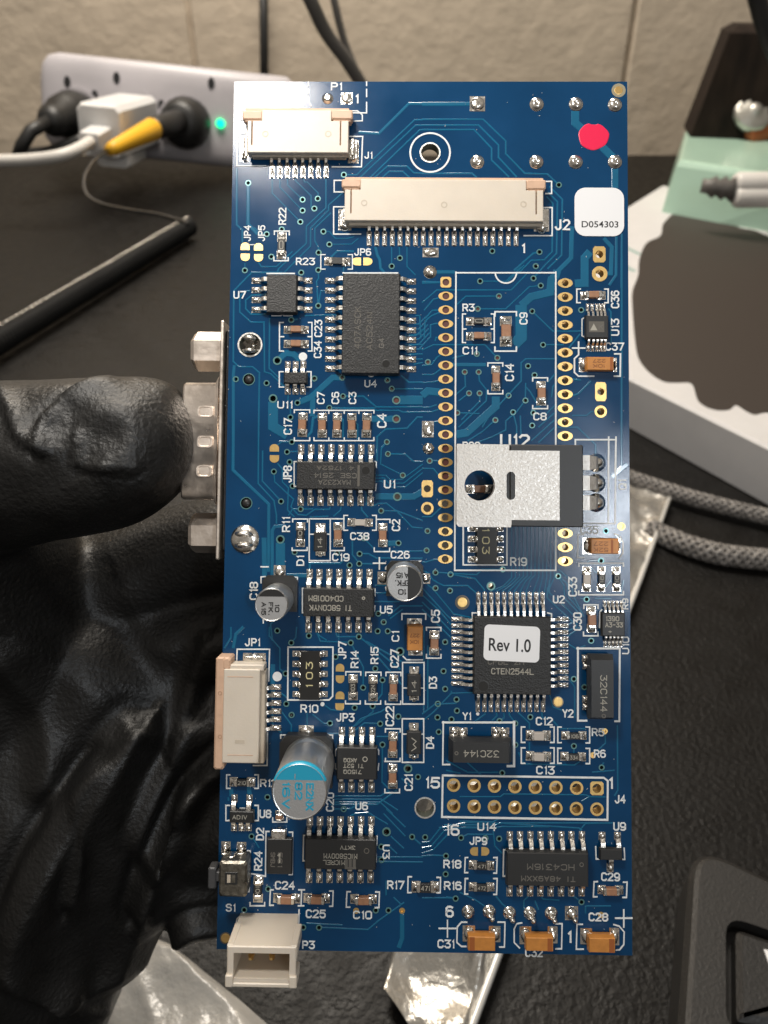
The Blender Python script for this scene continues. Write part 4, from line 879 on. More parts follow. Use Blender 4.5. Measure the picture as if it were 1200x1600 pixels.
# ---- flat cable connectors (J1 and J2)
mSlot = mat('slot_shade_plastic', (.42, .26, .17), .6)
def ffc(t, xl, xr, y0, y1, ylip, slots, pins, ypt, ears, tabs, dims):
    h = .20; k = KS(t, 600, 600)*TILE['A'][2]/TILE[t][2]; u = TILE['A'][2]/TILE[t][2]
    X0, X1, Y0, Y1 = BB(t, xl, y0, xr, y1, h)
    # slots cut the top plate in three; the plate runs on above and below the arms
    sl = [Q(t, s, y0, h)[0] for s in slots]; g = .0085; ys = Y0+(Y1-Y0)*.17; ya = Y1-.135
    mL = Q(t, ears[0][2]-2*u, y0, h)[0]; mR_ = Q(t, ears[1][0]+2*u, y0, h)[0]; e = .008
    def outl(i): return [(X0+i, Y0+i), (X1-i, Y0+i), (X1-i, ya-i), (sl[1]+g+i*.3, ya-i), (sl[1]+g+i*.3, ys), (sl[1]-g-i*.3, ys), (sl[1]-g-i*.3, ya-i), (mR_-i, ya-i), (mR_-i, Y1-i),
                         (mL+i, Y1-i), (mL+i, ya-i), (sl[0]+g+i*.3, ya-i), (sl[0]+g+i*.3, ys), (sl[0]-g-i*.3, ys), (sl[0]-g-i*.3, ya-i), (X0+i, ya-i)]
    m = MB(); m.levels([[(x, y, .05) for x, y in outl(0)], [(x, y, h-e) for x, y in outl(0)], [(x, y, h) for x, y in outl(e)]])
    m.box(X0+.02, X1-.02, Y0+.01, Y1-.12, .02, .12)
    o = m.build('flat_cable_connector', mCream, board)
    L0 = BB(t, xl+22*u, ylip-30*u, xr-12*u, ylip, .10)
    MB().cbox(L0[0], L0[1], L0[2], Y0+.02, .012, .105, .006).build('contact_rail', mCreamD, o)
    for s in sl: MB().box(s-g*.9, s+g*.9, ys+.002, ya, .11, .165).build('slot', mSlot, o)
    for e in ears:
        a = BB(t, *e, .19); z = MB(); z.cbox(a[0], a[1], a[2]+.02, a[3], .06, .192, .014); z.cbox(a[0]+.02, a[1]-.02, a[2], a[2]+.05, .05, .17, .01); z.build('latch', mBeige, o)
    a = BB(t, ears[0][0]+20*u, y0+2*u, ears[-1][2]-20*u, y0+40*u, .1); MB().box(a[0], a[1], a[2], a[3]+.01, .02, .14).build('latch', mBeige, o)
    for q in tabs:
        a = BB(t, *q); z = MB(); z.box(*a, -.001, .006); z.cbox(a[0]+.014, a[1]-.014, a[2]+.03, a[3]-.01, .01, .055, .008)
        w4 = (a[1]-a[0]); z.smooth = True; z.dome((a[0]+a[1])/2, a[2]+.05, .004, w4*.4, .06, 14, 4, jit=.012)
        z.smooth = False; z.cbox((a[0]+a[1])/2-.02, (a[0]+a[1])/2+.012, a[2]+.06, a[3]-.02, .02, .115, .006); z.build('mounting_tab', mSolder, o)
    for d in dims:
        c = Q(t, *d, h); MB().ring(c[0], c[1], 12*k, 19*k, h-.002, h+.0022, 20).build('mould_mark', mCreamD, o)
    # pins: slim neck, wide foot
    D = ypt[1]-ypt[0]; pt = Q(t, pins[0], ypt[1]); pb = Q(t, pins[0], ypt[0], .06); LL = pb[1]-pt[1]; m = MB(); wd = 27*k
    m.mi = 1; m.box(-wd*.5, wd*.5, -.008, LL*.66, -.001, .005)
    m.mi = 0; m.levels([[(-wd*.36, y_, z_), (-wd*.28, y_, z_+.02), (wd*.28, y_, z_+.02), (wd*.36, y_, z_)] for y_, z_ in ((0, .006), (LL*.52, .008), (LL*.66, .04), (LL*1.05, .055))])
    m.mi = 1; m.smooth = True; m.dome(0, LL*.26, .004, wd*.42, .032, 12, 4, sy=LL*.33/(wd*.42), jit=.004)
    me = m.mesh('pin', [mPin, mSolder])
    for q in pins:
        p = Q(t, q, ypt[1]); link('pin', me, o, (p[0], p[1], 0))
    return o
J1 = ffc('A', 177, 765, 232, 482, 508, (204, 722), lin(318.5, 636, 8), (498, 628), ((146,236,262,296), (665,230,790,294)), ((135,395,180,535), (765,410,826,545)), ((280,372),(648,372)))
J2 = ffc('Z', 539, 849, 279.5, 346, 354, (549, 838), lin(576.6, 806.3, 20), (349, 383.5), ((534,279.5,564,295), (822,280.5,853,298)), ((529,327,549,360), (834,327,858,362)), ((569,317),(694,320),(818,319)))

# ---- side entry flat cable connector (JP1)
def jp1():
    h = .26
    X0, X1, Y0, Y1 = BB('G', 72, 238, 268, 775, h)
    m = MB(); m.cbox(X0, X1, Y0, Y1, .03, h, .01)
    o = m.build('side_cable_connector', mCream, board)
    a = BB('G', 100, 210, 300, 240, .22); MB().cbox(a[0], a[1], a[2]-.02, a[3], .03, .235, .012).build('end_wall', mCream, o)
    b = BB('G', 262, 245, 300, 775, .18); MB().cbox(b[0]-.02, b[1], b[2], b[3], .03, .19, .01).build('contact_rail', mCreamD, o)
    for y in (282, 727):
        a = BB('G', 92, y-3, 238, y+3, h); MB().box(*a, h-.001, h+.003).build('slot', mBeige, o)
    a = BB('G', 135, 640, 190, 662, h); MB().box(*a, h-.001, h+.002).build('mould_mark', mCreamD, o)
    L = BB('G', 28, 168, 78, 808, .22)
    m = MB(); m.cbox(L[0], L[1]-.01, L[2], L[3], -.02, .24, .02); m.cbox(L[1]-.05, L[1]+.05, L[3]-.16, L[3], .0, .25, .02)
    o2 = m.build('latch', mBeige, o)
    for y in (375, 622):
        c = Q('G', 50, y, .24); k = KS('G', 50, y); MB().ring(c[0], c[1], 7*k, 12*k, .238, .2425, 16).build('mould_mark', mSlot, o)
    a = BB('G', 182, 145, 310, 206); m = MB(); m.box(*a, -.001, .006); m.cbox(a[0]+.02, a[1]-.02, a[2], a[3]-.03, .01, .07, .01); m.smooth = True; m.dome((a[0]+a[1])/2, a[3]-.05, .004, .05, .07, 14, 4, sx=1.6, jit=.015); m.build('mounting_tab', mSolder, o)
    a = BB('G', 285, 340, 392, 340); D = a[1]-a[0]; wd = .055
    me = pinmesh(D, wd, .06, th=.02)
    for y in (340, 383, 430, 477, 522, 571):
        p = Q('G', 392, y); q = link('pin', me, o, (p[0], p[1], 0)); q.rotation_euler.z = math.pi/2
    return o
jp1()

# ---- upright two pin header (P3)
def p3():
    h = .72
    X0, X1, Y0, Y1 = BB('Z', 355, 1478, 462, 1541, h); t = .075; sk = .015
    def ring(a, z, top=0.): return [(X0+a, Y0+a, z), (X1-a, Y0+a, z), (X1-a, Y1-a-top, z), (X0+a, Y1-a-top, z)]
    m = MB(); vo = ring(0, .0); vo[0:0] = []
    base_ = [(X0+.012, Y0+.03, 0.), (X1-.065, Y0+.03, 0.), (X1-.065, Y1-.012, 0.), (X0+.012, Y1-.012, 0.)]
    m.levels([base_, [(x, y, .06) for x, y, z in base_], ring(0, h-.012), ring(.012, h), ring(t, h), ring(t+.01, .14)], True, True)
    o = m.build('white_header_housing', mCream, board); o['label'] = 'tall cream two pin header at the lower left corner'
    # raised lip and notched side rails
    for s in (0, 1):
        x = X0-.012 if s == 0 else X1+.012-.09
        MB().cbox(x, x+.09, Y0-.012, Y0+.12, h-.26, h+.03, .01).build('corner_rail', mCream, o)
        MB().cbox(x+.005, x+.085, Y1-.15, Y1+.004, .25, h-.02, .01).build('corner_rail', mCream, o)
    MB().cbox(X0+.06, X1-.06, Y0-.016, Y0+.03, h-.3, h+.015, .01).build('front_lip', mCream, o)
    for u in (391.5, 424):
        p = P(u, 1497, .62); MB().levels([[(p[0]-a, p[1]-a, z), (p[0]+a, p[1]-a, z), (p[0]+a, p[1]+a, z), (p[0]-a, p[1]+a, z)] for a, z in ((.03, .1), (.03, .6), (.014, .64))]).build('contact_pin', mGold, o)
    return o
p3()

# ---- push switch (S1)
def s1():
    h = .3; X0, X1, Y0, Y1 = BB('I', 78, 375, 230, 575, h)
    mS = mat('stained_switch_can', (.20, .185, .155), .34, .9, bump=.008, bscale=18, rvar=.12, vscale=10, var=.35)
    o = MB().cbox(X0, X1, Y0, Y1, .03, h, .025).build('push_switch', mS, board)
    a = BB('I', 112, 432, 180, 502, h); MB().cbox(*a, h-.002, h+.006, .004).build('window_frame', mSlot if False else mChipS, o)
    a = BB('I', 124, 446, 142, 490, h); MB().box(*a, h+.004, h+.009).build('window_mark', mCreamD, o)
    a = BB('I', 148, 446, 168, 490, h); MB().box(*a, h+.004, h+.009).build('window_mark', mS, o)
    b = BB('I', 22, 400, 78, 520, .2); m = MB(); m.cbox(b[0], b[0]+.1, b[2], b[3], .08, .24, .015); m.cbox(b[0]+.08, X0+.01, b[2]+.08, b[3]-.06, .1, .22, .01)
    m.build('button', mat('dark_grey_plastic', (.05, .05, .052), .45, bump=.002, bscale=40), o)
    for q in ((92, 262, 142, 325), (178, 265, 228, 325)):
        a = BB('I', *q); m = MB(); m.box(*a, -.001, .006); m.smooth = True; m.dome((a[0]+a[1])/2, (a[2]+a[3])/2, .004, (a[1]-a[0])*.46, .05, 14, 5, jit=.012); m.build('terminal', mSolder, o)
        m = MB(); m.cbox(a[0]+.02, a[1]-.02, Y1-.02, a[2]+.03, .04, .10, .008); m.build('terminal', mPin, o)
    a = BB('I', 135, 340, 165, 375, .15); MB().cbox(a[0], a[1], Y1-.01, a[3], .05, .2, .012).build('can_tab', mPin, o)
s1()

# ---- flat mounted power package (Q1)
def q1():
    h = .46; z0 = .12
    X0, X1, Y0, Y1 = BB('F', 480, 50, 888, 508, h)
    IX0, IX1, IY0, IY1 = BB('F', 488, 84, 757, 470, h)
    TX0, TX1, TY0, TY1 = BB('F', 190, 48, 492, 508, h)
    B = MB(); B.cbox(TX1-.02, X1, Y0, Y1, z0, h-.004, .012)
    o = B.build('power_transistor', mChipS, board); o['label'] = 'large three lead power package with a bare metal tab'
    # metal tab with a real hole
    hc = Q('F', 316, 277, h); k = KS('F', 316, 277, h); r = 84*k
    def tab(poly, holes_, z0_, z1_, name, parent, m_):
        vs = [Vector(p) for p in poly]; n = len(vs); ed = [(i, (i+1) % n) for i in range(n)]
        for pts in holes_:
            b = len(vs); vs += [Vector(p) for p in pts]; ed += [(b+i, b+(i+1) % len(pts)) for i in range(len(pts))]
        v, e, f, *_ = delaunay_2d_cdt(vs, ed, [], 1, 1e-6)
        def inside(c, pts):
            ok = False
            for i in range(len(pts)):
                a, b = pts[i], pts[i-1]
                if (a[1] > c[1]) != (b[1] > c[1]) and c[0] < (b[0]-a[0])*(c[1]-a[1])/(b[1]-a[1])+a[0]: ok = not ok
            return ok
        keep = []
        for t in f:
            c = sum((v[i] for i in t), Vector((0, 0)))/len(t)
            if any(inside(c, hp) for hp in holes_) or not inside(c, poly): continue
            keep.append(list(t) if (v[t[1]]-v[t[0]]).cross(v[t[2]]-v[t[0]]) > 0 else list(t)[::-1])
        mm = MB(); N = len(v); mm.add([(p.x, p.y, z1_) for p in v]+[(p.x, p.y, z0_) for p in v], keep+[[i+N for i in q[::-1]] for q in keep])
        es = {(q[i], q[(i+1) % 3]) for q in keep for i in range(3)}
        for a, b in es:
            if (b, a) not in es: mm.f.append([b, a, N+a, N+b]); mm.m.append(0); mm.sm.append(False)
        return mm.build(name, m_, parent)
    cut = .03
    poly = [(TX0, TY0+cut), (TX0+cut, TY0), (TX1-.01, TY0), (TX1, TY0+.04), (TX1, IY0), (IX1, IY0), (IX1, IY1), (TX1-.03, IY1), (TX1-.03, TY1), (TX0+.008, TY1), (TX0, TY1-.008)]
    circle = [(hc[0]+r*math.cos(2*math.pi*i/40), hc[1]+r*math.sin(2*math.pi*i/40)) for i in range(40)]
    sc = Q('F', 488, 279, h); w_ = 24*k; hh = 78*k
    slot = [(sc[0]+w_*math.cos(a), sc[1]+(hh-w_)*(1 if math.sin(a) >= 0 else -1)+w_*math.sin(a)) for a in [2*math.pi*(i+.5)/20 for i in range(20)]]
    tab(poly, [circle, slot], h-.13, h, 'metal_tab', o, mSheet)
    lo = [(sc[0]-w_, sc[1]-hh), (sc[0]+w_, sc[1]-hh), (sc[0]+w_, sc[1]+hh), (sc[0]-w_, sc[1]+hh)]
    MB().prism([(sc[0]-w_*1.1, sc[1]-hh), (sc[0]+w_*1.1, sc[1]-hh), (sc[0]+w_*1.1, sc[1]+hh), (sc[0]-w_*1.1, sc[1]+hh)], h-.12, h-.03).build('moulded_key', mChipS, o)
    for y in (152, 264, 372):
        a = BB('F', 885, y-33, 945, y+33, .25); b = Q('F', 962, y, 0); m = MB()
        yc = (a[2]+a[3])/2; hw = .09
        prof = [(X1-.03, .27), (a[1]-.06, .27), (a[1]+.0, .23), (a[1]+.05, .12), (a[1]+.06, .01)]
        m.levels([[(x, yc-hw*q, z-.02), (x+.03*(i > 1), yc-hw*q, z+.03), (x+.03*(i > 1), yc+hw*q, z+.03), (x, yc+hw*q, z-.02)] for i, ((x, z), q) in enumerate(zip(prof, (1, 1, .85, .6, .6)))])
        m.build('lead', mSheet, o)
        c = Q('F', 958, y); m = MB(); m.smooth = True; m.lathe(c[0], c[1], [(.12, -.001), (.115, .01), (.085, .045), (.06, .10), (.03, .13), (.002, .135)], 20); m.build('solder_fillet', mSolder, o)
q1()
mScr = mat('scratch', (.20, .19, .175), .5, .6)
rq = random.Random(9); q_t = [o_ for o_ in board.children if o_.name.startswith('power_transistor')][0]; mb = MB()
for i in range(46):
    c_ = Q('F', rq.uniform(205, 740), rq.uniform(95, 460), .46); d_ = math.hypot(c_[0]-Q('F', 316, 277, .46)[0], c_[1]-Q('F', 316, 277, .46)[1])
    if d_ < .26 or abs(c_[0]-Q('F', 488, 279, .46)[0]) < .10: continue
    a_ = rq.choice((-.7, -.9, -2.3))+rq.uniform(-.35, .35); l_ = rq.uniform(.01, .05)
    mb.strip([(c_[0]-math.cos(a_)*l_, c_[1]-math.sin(a_)*l_), (c_[0]+math.cos(a_)*l_, c_[1]+math.sin(a_)*l_)], .0028, .4602, .4608+i*.00001, .0004)
tag(mb.build('scratch', mScr, q_t), kind='stuff')

# ---- D-sub connector on the back edge
def dsub():
    zc = -.60
    def XYz(u, v, z): return P(u, v, z)
    # flange
    xf = P(349, 690, -.3)[0]; ya = P(350, 872, -.35)[1]; yb = P(352, 508, -.35)[1]
    m = MB(); m.cbox(xf-.02, xf+.03, ya, yb, zc-.62, zc+.52, .012)
    o = m.build('serial_port_shell', mNick, board); o['label'] = 'nickel plated nine pin serial port sticking out of the left edge'
    MB().cbox(xf+.03, xf+.10, ya+.1, yb-.1, zc-.55, T_B-.02, .02).build('connector_body', mChipS, o)
    MB().cbox(xf+.08, xf+1.05, ya+.35, yb-.35, zc-.5, T_B-.03, .02).build('connector_body', mChipS, o)
    # shell, a rounded D extruded along x
    y1 = P(320, 592, -.2)[1]; y0 = P(320, 786, -.2)[1]; xs = P(284, 690, -.2)[0]
    def dring(x, g, fl=0.):
        pts = []
        zt, zb = zc+.42-g, zc-.42+g
        cs = [(y0+.02+g, zt, 1), (y1-.02-g, zt, 1), (y1-.17-g, zb, -1), (y0+.17+g, zb, -1)]
        r = .14; out = []
        n = 4
        for i, (y, z, s) in enumerate(cs):
            py, pz = cs[i-1][:2]; ny, nz = cs[(i+1) % 4][:2]
            a = Vector((py-y, pz-z)).normalized(); b = Vector((ny-y, nz-z)).normalized()
            for k_ in range(n+1):
                q = k_/n; p = Vector((y, z))+a*r*(1-q)**2+b*r*q**2; out.append((x, p.x, p.y))
        return out
    m = MB(); m.smooth = True
    m.levels([dring(xf-.04, -.07), dring(xf-.06, -.06), dring(xf-.10, 0), dring(xs+.03, 0), dring(xs, .015), dring(xs, .05), dring(xs+.45, .055)][::1], False, True)
    m.build('shell', mNick, o)
    for u, v in ((321, 643), (320, 690), (319, 736)):
        p = P(u, v, zc+.42); m = MB(); m.smooth = False
        poly = rrect(p[0], p[1], .20, .15, .05)
        m.levels([[(x, y, zc+.418) for x, y in poly], [(x, y, zc+.432) for x, y in poly], [(p[0]+(x-p[0])*.82, p[1]+(y-p[1])*.8, zc+.432) for x, y in poly], [(p[0]+(x-p[0])*.74, p[1]+(y-p[1])*.7, zc+.421) for x, y in poly]]); m.build('shell_dimple', mNick, o)
    # hexagonal jack screws along x
    for v0, v1, u0 in ((516, 575, 301), (806, 862, 297)):
        yc = P(325, (v0+v1)/2, zc+.2)[1]; xa = P(u0, (v0+v1)/2, zc+.1)[0]; R_ = .27
        hexr = lambda x, f: [(x, yc+R_*f*math.cos(math.pi/3*i+.1), zc+R_*f*math.sin(math.pi/3*i+.1)) for i in range(6)]
        m = MB(); m.levels([hexr(xf-.04, 1), hexr(xa+.05, 1), hexr(xa, .86), hexr(xa, .5), hexr(xa+.2, .45)], True, True); m.build('jack_screw', mNick, o)
    # board locks in the plated holes
    c = Q('C', 190, 520)
    m = MB(); m.smooth = True
    for s in (-1, 1):
        pts = [(c[0]+.0+.02*i, c[1]+s*(.05+.03*math.sin(i/6*math.pi)), -.22+.27*math.sin(i/6*math.pi*.55)) for i in range(7)]
        m.tube([(c[0]-.06, c[1]+s*.085, -.2), (c[0]-.055, c[1]+s*.085, .0), (c[0]-.03, c[1]+s*.08, .05), (c[0]+.02, c[1]+s*.08, .055), (c[0]+.055, c[1]+s*.075, .0), (c[0]+.06, c[1]+s*.075, -.15)], .032, 10)
    m.tube([(c[0]+.02, c[1]-.03, -.15), (c[0]+.04, c[1], -.02), (c[0]+.05, c[1]+.03, -.12)], .03, 8)
    m.build('board_lock', mPin, o)
    c = Q('E', 160, 610); m = MB(); m.smooth = True; m.lathe(c[0], c[1], [(.185, -.001), (.18, .01), (.15, .03), (.10, .045), (.01, .05)], 28)
    m.build('solder_joint', mSolder, board)
    m = MB(); m.smooth = True
    for s in (-1, 1): m.tube([(c[0]-.1, c[1]+s*.07, .01), (c[0]-.05, c[1]+s*.07, .06), (c[0]+.03, c[1]+s*.07, .065), (c[0]+.09, c[1]+s*.06, .01)], .036, 10)
    m.build('board_lock', mPin, o)
dsub()

# dust and dried flux flecks on the solder mask
mb = MB(); rd = random.Random(21)
for i in range(260):
    c_ = P(rd.uniform(350, 978), rd.uniform(135, 1480)); a_ = rd.uniform(0, 6.28); l_ = rd.uniform(.004, .014); w_ = rd.uniform(.002, .005)
    dx, dy = math.cos(a_)*l_, math.sin(a_)*l_; ex, ey = -math.sin(a_)*w_, math.cos(a_)*w_
    mb.prism([(c_[0]-dx, c_[1]-dy), (c_[0]+ex, c_[1]+ey), (c_[0]+dx, c_[1]+dy), (c_[0]-ex, c_[1]-ey)][::-1], .0005, .0075)
tag(mb.build('dust_fleck', mat('pale_dust', (.42, .44, .46), .6), board), kind='stuff')

# ================================================================== SURROUNDINGS
def thing(name, base, label, cat, group=None):
    o = empty(name, base); tag(o, label, cat, group); return o
def wpart(mb, name, m, th):
    """mesh written in world coordinates, kept under th"""
    b = Vector(th.location) if th is not None else Vector((0, 0, 0))
    mb.v = [tuple(Vector(p)-b) for p in mb.v]; return mb.build(name, m, th)
def solid(mb, pts, z0, z1): return mb.prism([(p[0], p[1]) for p in pts], z0, z1)

# wall, textured beige blocks with joints
mWall = mat('painted_plaster', (.60, .51, .40), .8, bump=.2, bscale=.5, var=.10, vscale=.12, detail=9)
WY = 97.0
def wall():
    m = MB(); xa = WL(304, 100, WY).x; xb = WL(980, 100, WY).x; wdt = (xb-xa)
    m.box(-160, 190, WY+.6, WY+8, -1, 140); o = m.build('wall', mWall); tag(o, kind='structure')
    x = xa-3*wdt; 
    for i in range(7):
        for j, (z0, z1) in enumerate(((-1, 62), (62.5, 120))):
            MB().cbox(x+i*wdt+.22, x+(i+1)*wdt-.22, WY, WY+.9, z0, z1, .25).build('wall_panel', mWall, o)
wall()
# desk with its leather grained top
def leather():
    m = mat('black_leatherette', (.0042, .0037, .0032), .46, bump=.035, bscale=6, rvar=.08, vscale=1.2, detail=5, spec=.26); return m
mDesk = leather()
dk = thing('desk', (0, 50, 0), 'black leather grained desk top below and behind the board', 'desk')
m = MB(); m.cbox(-120, 150, -30, WY-.3, -3.0, 0, .3); wpart(m, 'desk_top', mDesk, dk)
m = MB(); m.box(-118, 148, -28, WY-3, -8, -3.0); wpart(m, 'apron', mat('desk_frame', (.02, .02, .02), .5), dk)
fl = MB().box(-220, 260, -120, WY+1, -75, -74); fl = fl.build('floor', mat('floor', (.10, .08, .07), .6)); tag(fl, kind='structure')

# power strip hung low on the wall
mStrip = mat('lilac_white_plastic', (.44, .42, .445), .38, bump=.002, bscale=8, var=.10, vscale=.25)
mStripD = mat('dark_socket', (.012, .012, .014), .5)
SY = 86.0
def strip_pt(u, v, d=0.): p = WL(u, v, SY-d); return p
ps = thing('power_strip', strip_pt(240, 236), 'pale lilac power strip with a green lit lamp at the foot of the wall', 'power strip')
def face_frame(u0, v0, u1, v1):
    a = strip_pt(u0, v0); b = strip_pt(u1, v1); return a, b
PA, PB = strip_pt(74, 158), strip_pt(460, 198)      # centre line
ax = (PB-PA).normalized(); nrm = Vector((ax.z*0, -1, .25)).normalized(); nrm = (nrm-ax*nrm.dot(ax)).normalized(); up_ = nrm.cross(ax)*-1
if up_.z < 0: up_ = -up_
LEN = (PB-PA).length; HH = 4.6
def SP(a, b, c): return PA+ax*a+up_*b+nrm*c          # along, up, out
def prof(a, f):
    pts = []
    for i in range(24):
        t_ = 2*math.pi*i/24; cx, sy_ = math.cos(t_), math.sin(t_)
        pts.append(SP(a, HH*f*(abs(cx)**.45)*(1 if cx >= 0 else -1), 1.9*f*(abs(sy_)**.45)*(1 if sy_ >= 0 else -1)))
    return pts
m = MB(); m.smooth = True; m.levels([prof(-.2, .55), prof(0.1, .80), prof(.7, .94), prof(1.8, 1.0), prof(LEN*.5, 1.0), prof(LEN-1, 1.0), prof(LEN, .85)]); wpart(m, 'strip_body', mStrip, ps)
def on_strip(u, v):
    """strip coordinates of the pixel on the front face"""
    r = cdir(u, v); p0 = SP(0, 0, 1.9); t_ = (p0-CAMLOC).dot(nrm)/r.dot(nrm); p = CAMLOC+r*t_-PA; return p.dot(ax), p.dot(up_)
def sdisc(u, v, r, z0, z1, name, m_, n=24, sx_=1.):
    a, b = on_strip(u, v); mb = MB()
    mb.levels([[SP(a+r*sx_*math.cos(2*math.pi*i/n), b+r*math.sin(2*math.pi*i/n), z) for i in range(n)] for z in (z0, z1)])
    return wpart(mb, name, m_, ps)
for u, v in ((105, 128), (182, 122), (148, 150), (180, 158), (252, 165), (330, 130)):
    sdisc(u, v, .55, 1.7, 1.93, 'socket_slot', mStripD, sx_=.6)
for u, v in ((122, 175), (205, 170), (282, 190)): sdisc(u, v, 2.3, 1.8, 2.1, 'socket_face', mStrip)
sdisc(345, 193, .42, 1.9, 2.3, 'green_lamp', mat('green_lamp', (.0, .3, .1), .3, emit=((.0, 1.0, .33), 2.2)))

def wtube(pts, r, n=12): mb = MB(); mb.smooth = True; mb.tube(pts, r, n); return mb
mBlkP = mat('black_rubber', (.013, .013, .013), .45)
mWhtP = mat('white_plastic', (.66, .66, .66), .32)
mYel = mat('yellow_sleeve', (.80, .43, .02), .45)
mWhC = mat('white_cable_jacket', (.62, .60, .57), .42)
def U(u, v, d): return CP(u, v, d)
# black plug at the left end
def px_axis_tube(uv0, d0, uv1, d1, r0, r1, th, name, m_, n=20, seg=None):
    a, b = U(*uv0, d0), U(*uv1, d1); seg = seg or [(0, r0*.8), (.05, r0), (.9, r1), (1, r1*.75)]
    mb = MB(); mb.smooth = True; mb.tube([a+(b-a)*q for q, _ in seg], [r for _, r in seg], n); return wpart(mb, name, m_, th)
# depths: camera-axis depth of the strip front at its middle
DS = (SP(6, 0, 2)-CAMLOC).dot(FWD)
bp = thing('mains_plug', U(110, 170, DS-2), 'black mains plug at the left end of the pale power strip', 'plug')
px_axis_tube((128, 172), DS+.3, (72, 192), DS-5, 2.0, 1.7, bp, 'plug_body', mBlkP, seg=[(0, 1.7), (.25, 2.2), (.55, 2.0), (.7, 1.35), (.85, 1.5), (1, .9)])
m = wtube([tuple(U(*q)) for q in ((75,190,DS-5),(48,205,DS-6),(34,228,DS-6),(28,246,DS-5),(60,240,DS-3),(125,222,DS-1))][:4] + [], .62); wpart(m, 'cord', mBlkP, bp)
m = wtube([tuple(q) for q in spline([tuple(U(*q)) for q in ((40,240,DS-2),(80,236,DS-3),(128,218,DS-3))], 6)], .55); wpart(m, 'cord', mBlkP, bp)
# white usb charger block
ch = thing('usb_charger', U(190, 200, DS-4), 'white wall charger block plugged into the pale power strip', 'charger')
def block(c0, c1, w_, h_, th, name, m_, upv=up_, be=.5):
    a, b = c0, c1; d = (b-a).normalized(); s = d.cross(upv).normalized(); t_ = s.cross(d).normalized(); mb = MB()
    L = (b-a).length
    def rg(q, f): return [a+d*q+s*(x*w_/2*f)+t_*(y*h_/2*f) for x, y in ((-1,-.8),(-.8,-1),(.8,-1),(1,-.8),(1,.8),(.8,1),(-.8,1),(-1,.8))]
    mb.smooth = False; mb.levels([rg(0, .92), rg(be, 1), rg(L-be, 1), rg(L, .92)]); return wpart(mb, name, m_, th)
block(U(218, 186, DS+.5), U(156, 206, DS-7.5), 4.2, 4.6, ch, 'charger_body', mWhtP)
block(U(160, 210, DS-7.4), U(140, 222, DS-9.5), 2.0, 1.6, ch, 'usb_plug', mWhtP)
m = wtube(spline([tuple(U(*q)) for q in ((142,221,DS-9.5),(120,234,DS-11),(90,244,DS-12),(40,250,DS-12),(-40,252,DS-12))], 8), .52); wpart(m, 'white_cable', mWhC, ch)
# second white plug under it
w2 = thing('small_white_adapter', U(185, 240, DS-3), 'small white adapter hanging below the charger block', 'adapter')
block(U(205, 225, DS-1), U(175, 240, DS-6), 3.0, 2.6, w2, 'adapter_body', mWhtP)
# round black plug with a yellow sleeve
yp = thing('barrel_plug', U(285, 190, DS-2), 'round black plug with a bright yellow sleeve in the power strip', 'plug')
px_axis_tube((294, 192), DS+.4, (278, 192), DS-2.5, 3.1, 2.4, yp, 'plug_base', mBlkP, seg=[(0, 2.4), (.3, 2.5), (.8, 2.1), (1, 1.5)])
px_axis_tube((285, 188), DS-1.5, (238, 202), DS-6.5, 1.2, 1.0, yp, 'plug_barrel', mBlkP)
px_axis_tube((242, 200), DS-6.2, (170, 235), DS-11, 1.0, .62, yp, 'yellow_sleeve', mYel)
zt = [(168,236,DS-11),(148,250,DS-14),(133,275,DS-20),(134,300,DS-27),(155,317,DS-31),(200,328,DS-34),(245,335,DS-36),(285,346,DS-38),(293,350,DS-38.4)]
m = wtube(spline([tuple(U(*q)) for q in zt], 10), .11, 10); wpart(m, 'thin_cable', mGlass, yp)
# spiral wrapped sleeve lying on the desk
hs = thing('spiral_cable_sleeve', DK(150, 440), 'thick black cable sleeve bound with a shiny spiral, lying on the desk', 'cable sleeve')
e0 = DK(296, 354, 1.0); e1 = DK(-60, 567, 1.0); rr = .78
sd = (e1-e0); SL = sd.length; sd.normalize(); sr = sd.cross(Vector((0, 0, 1))).normalized(); su = sr.cross(sd)
m = MB(); m.smooth = True; m.tube([e0+sd*q for q in [i*SL/60 for i in range(61)]], [rr*.9]*61, 20); wpart(m, 'sleeve_core', mat('sleeve_fabric', (.007, .007, .007), .8, bump=.03, bscale=8), hs)
turns = int(SL/.30); pts = []
for i in range(turns*10+1):
    a = 2*math.pi*i/10; pts.append(e0+sd*(SL*i/(turns*10))+sr*math.cos(a)*rr*.96+su*math.sin(a)*rr*.96)
m = MB(); m.smooth = True; m.tube(pts, .075, 5); wpart(m, 'spiral_binding', mat('spiral_binding', (.010, .010, .010), .5, spec=.3), hs)
pts = [e0+sd*(SL*i/200)+su*(rr*1.02)-sr*.25 for i in range(201)]
for i in range(0, 0): pass
mb = MB(); mb.smooth = True
nb = int(SL/.46); ed_ = UP*.75-FWD*.65; ed_ = (ed_-sd*ed_.dot(sd)).normalized(); et_ = sd.cross(ed_)
mR = mat('silver_spiral_edge', (.62, .58, .52), .25, 1.)
for i in range(nb):
    c = e0+sd*(i*.46+.1)+ed_*rr*1.0
    mb.tube([c-sd*.12-et_*.14, c-sd*.06+ed_*.04, c+sd*.04+ed_*.04+et_*.08, c+sd*.10+et_*.16], .055, 6)
o = wpart(mb, 'metal_spiral_edge', mR, hs); tag(o, kind='stuff')

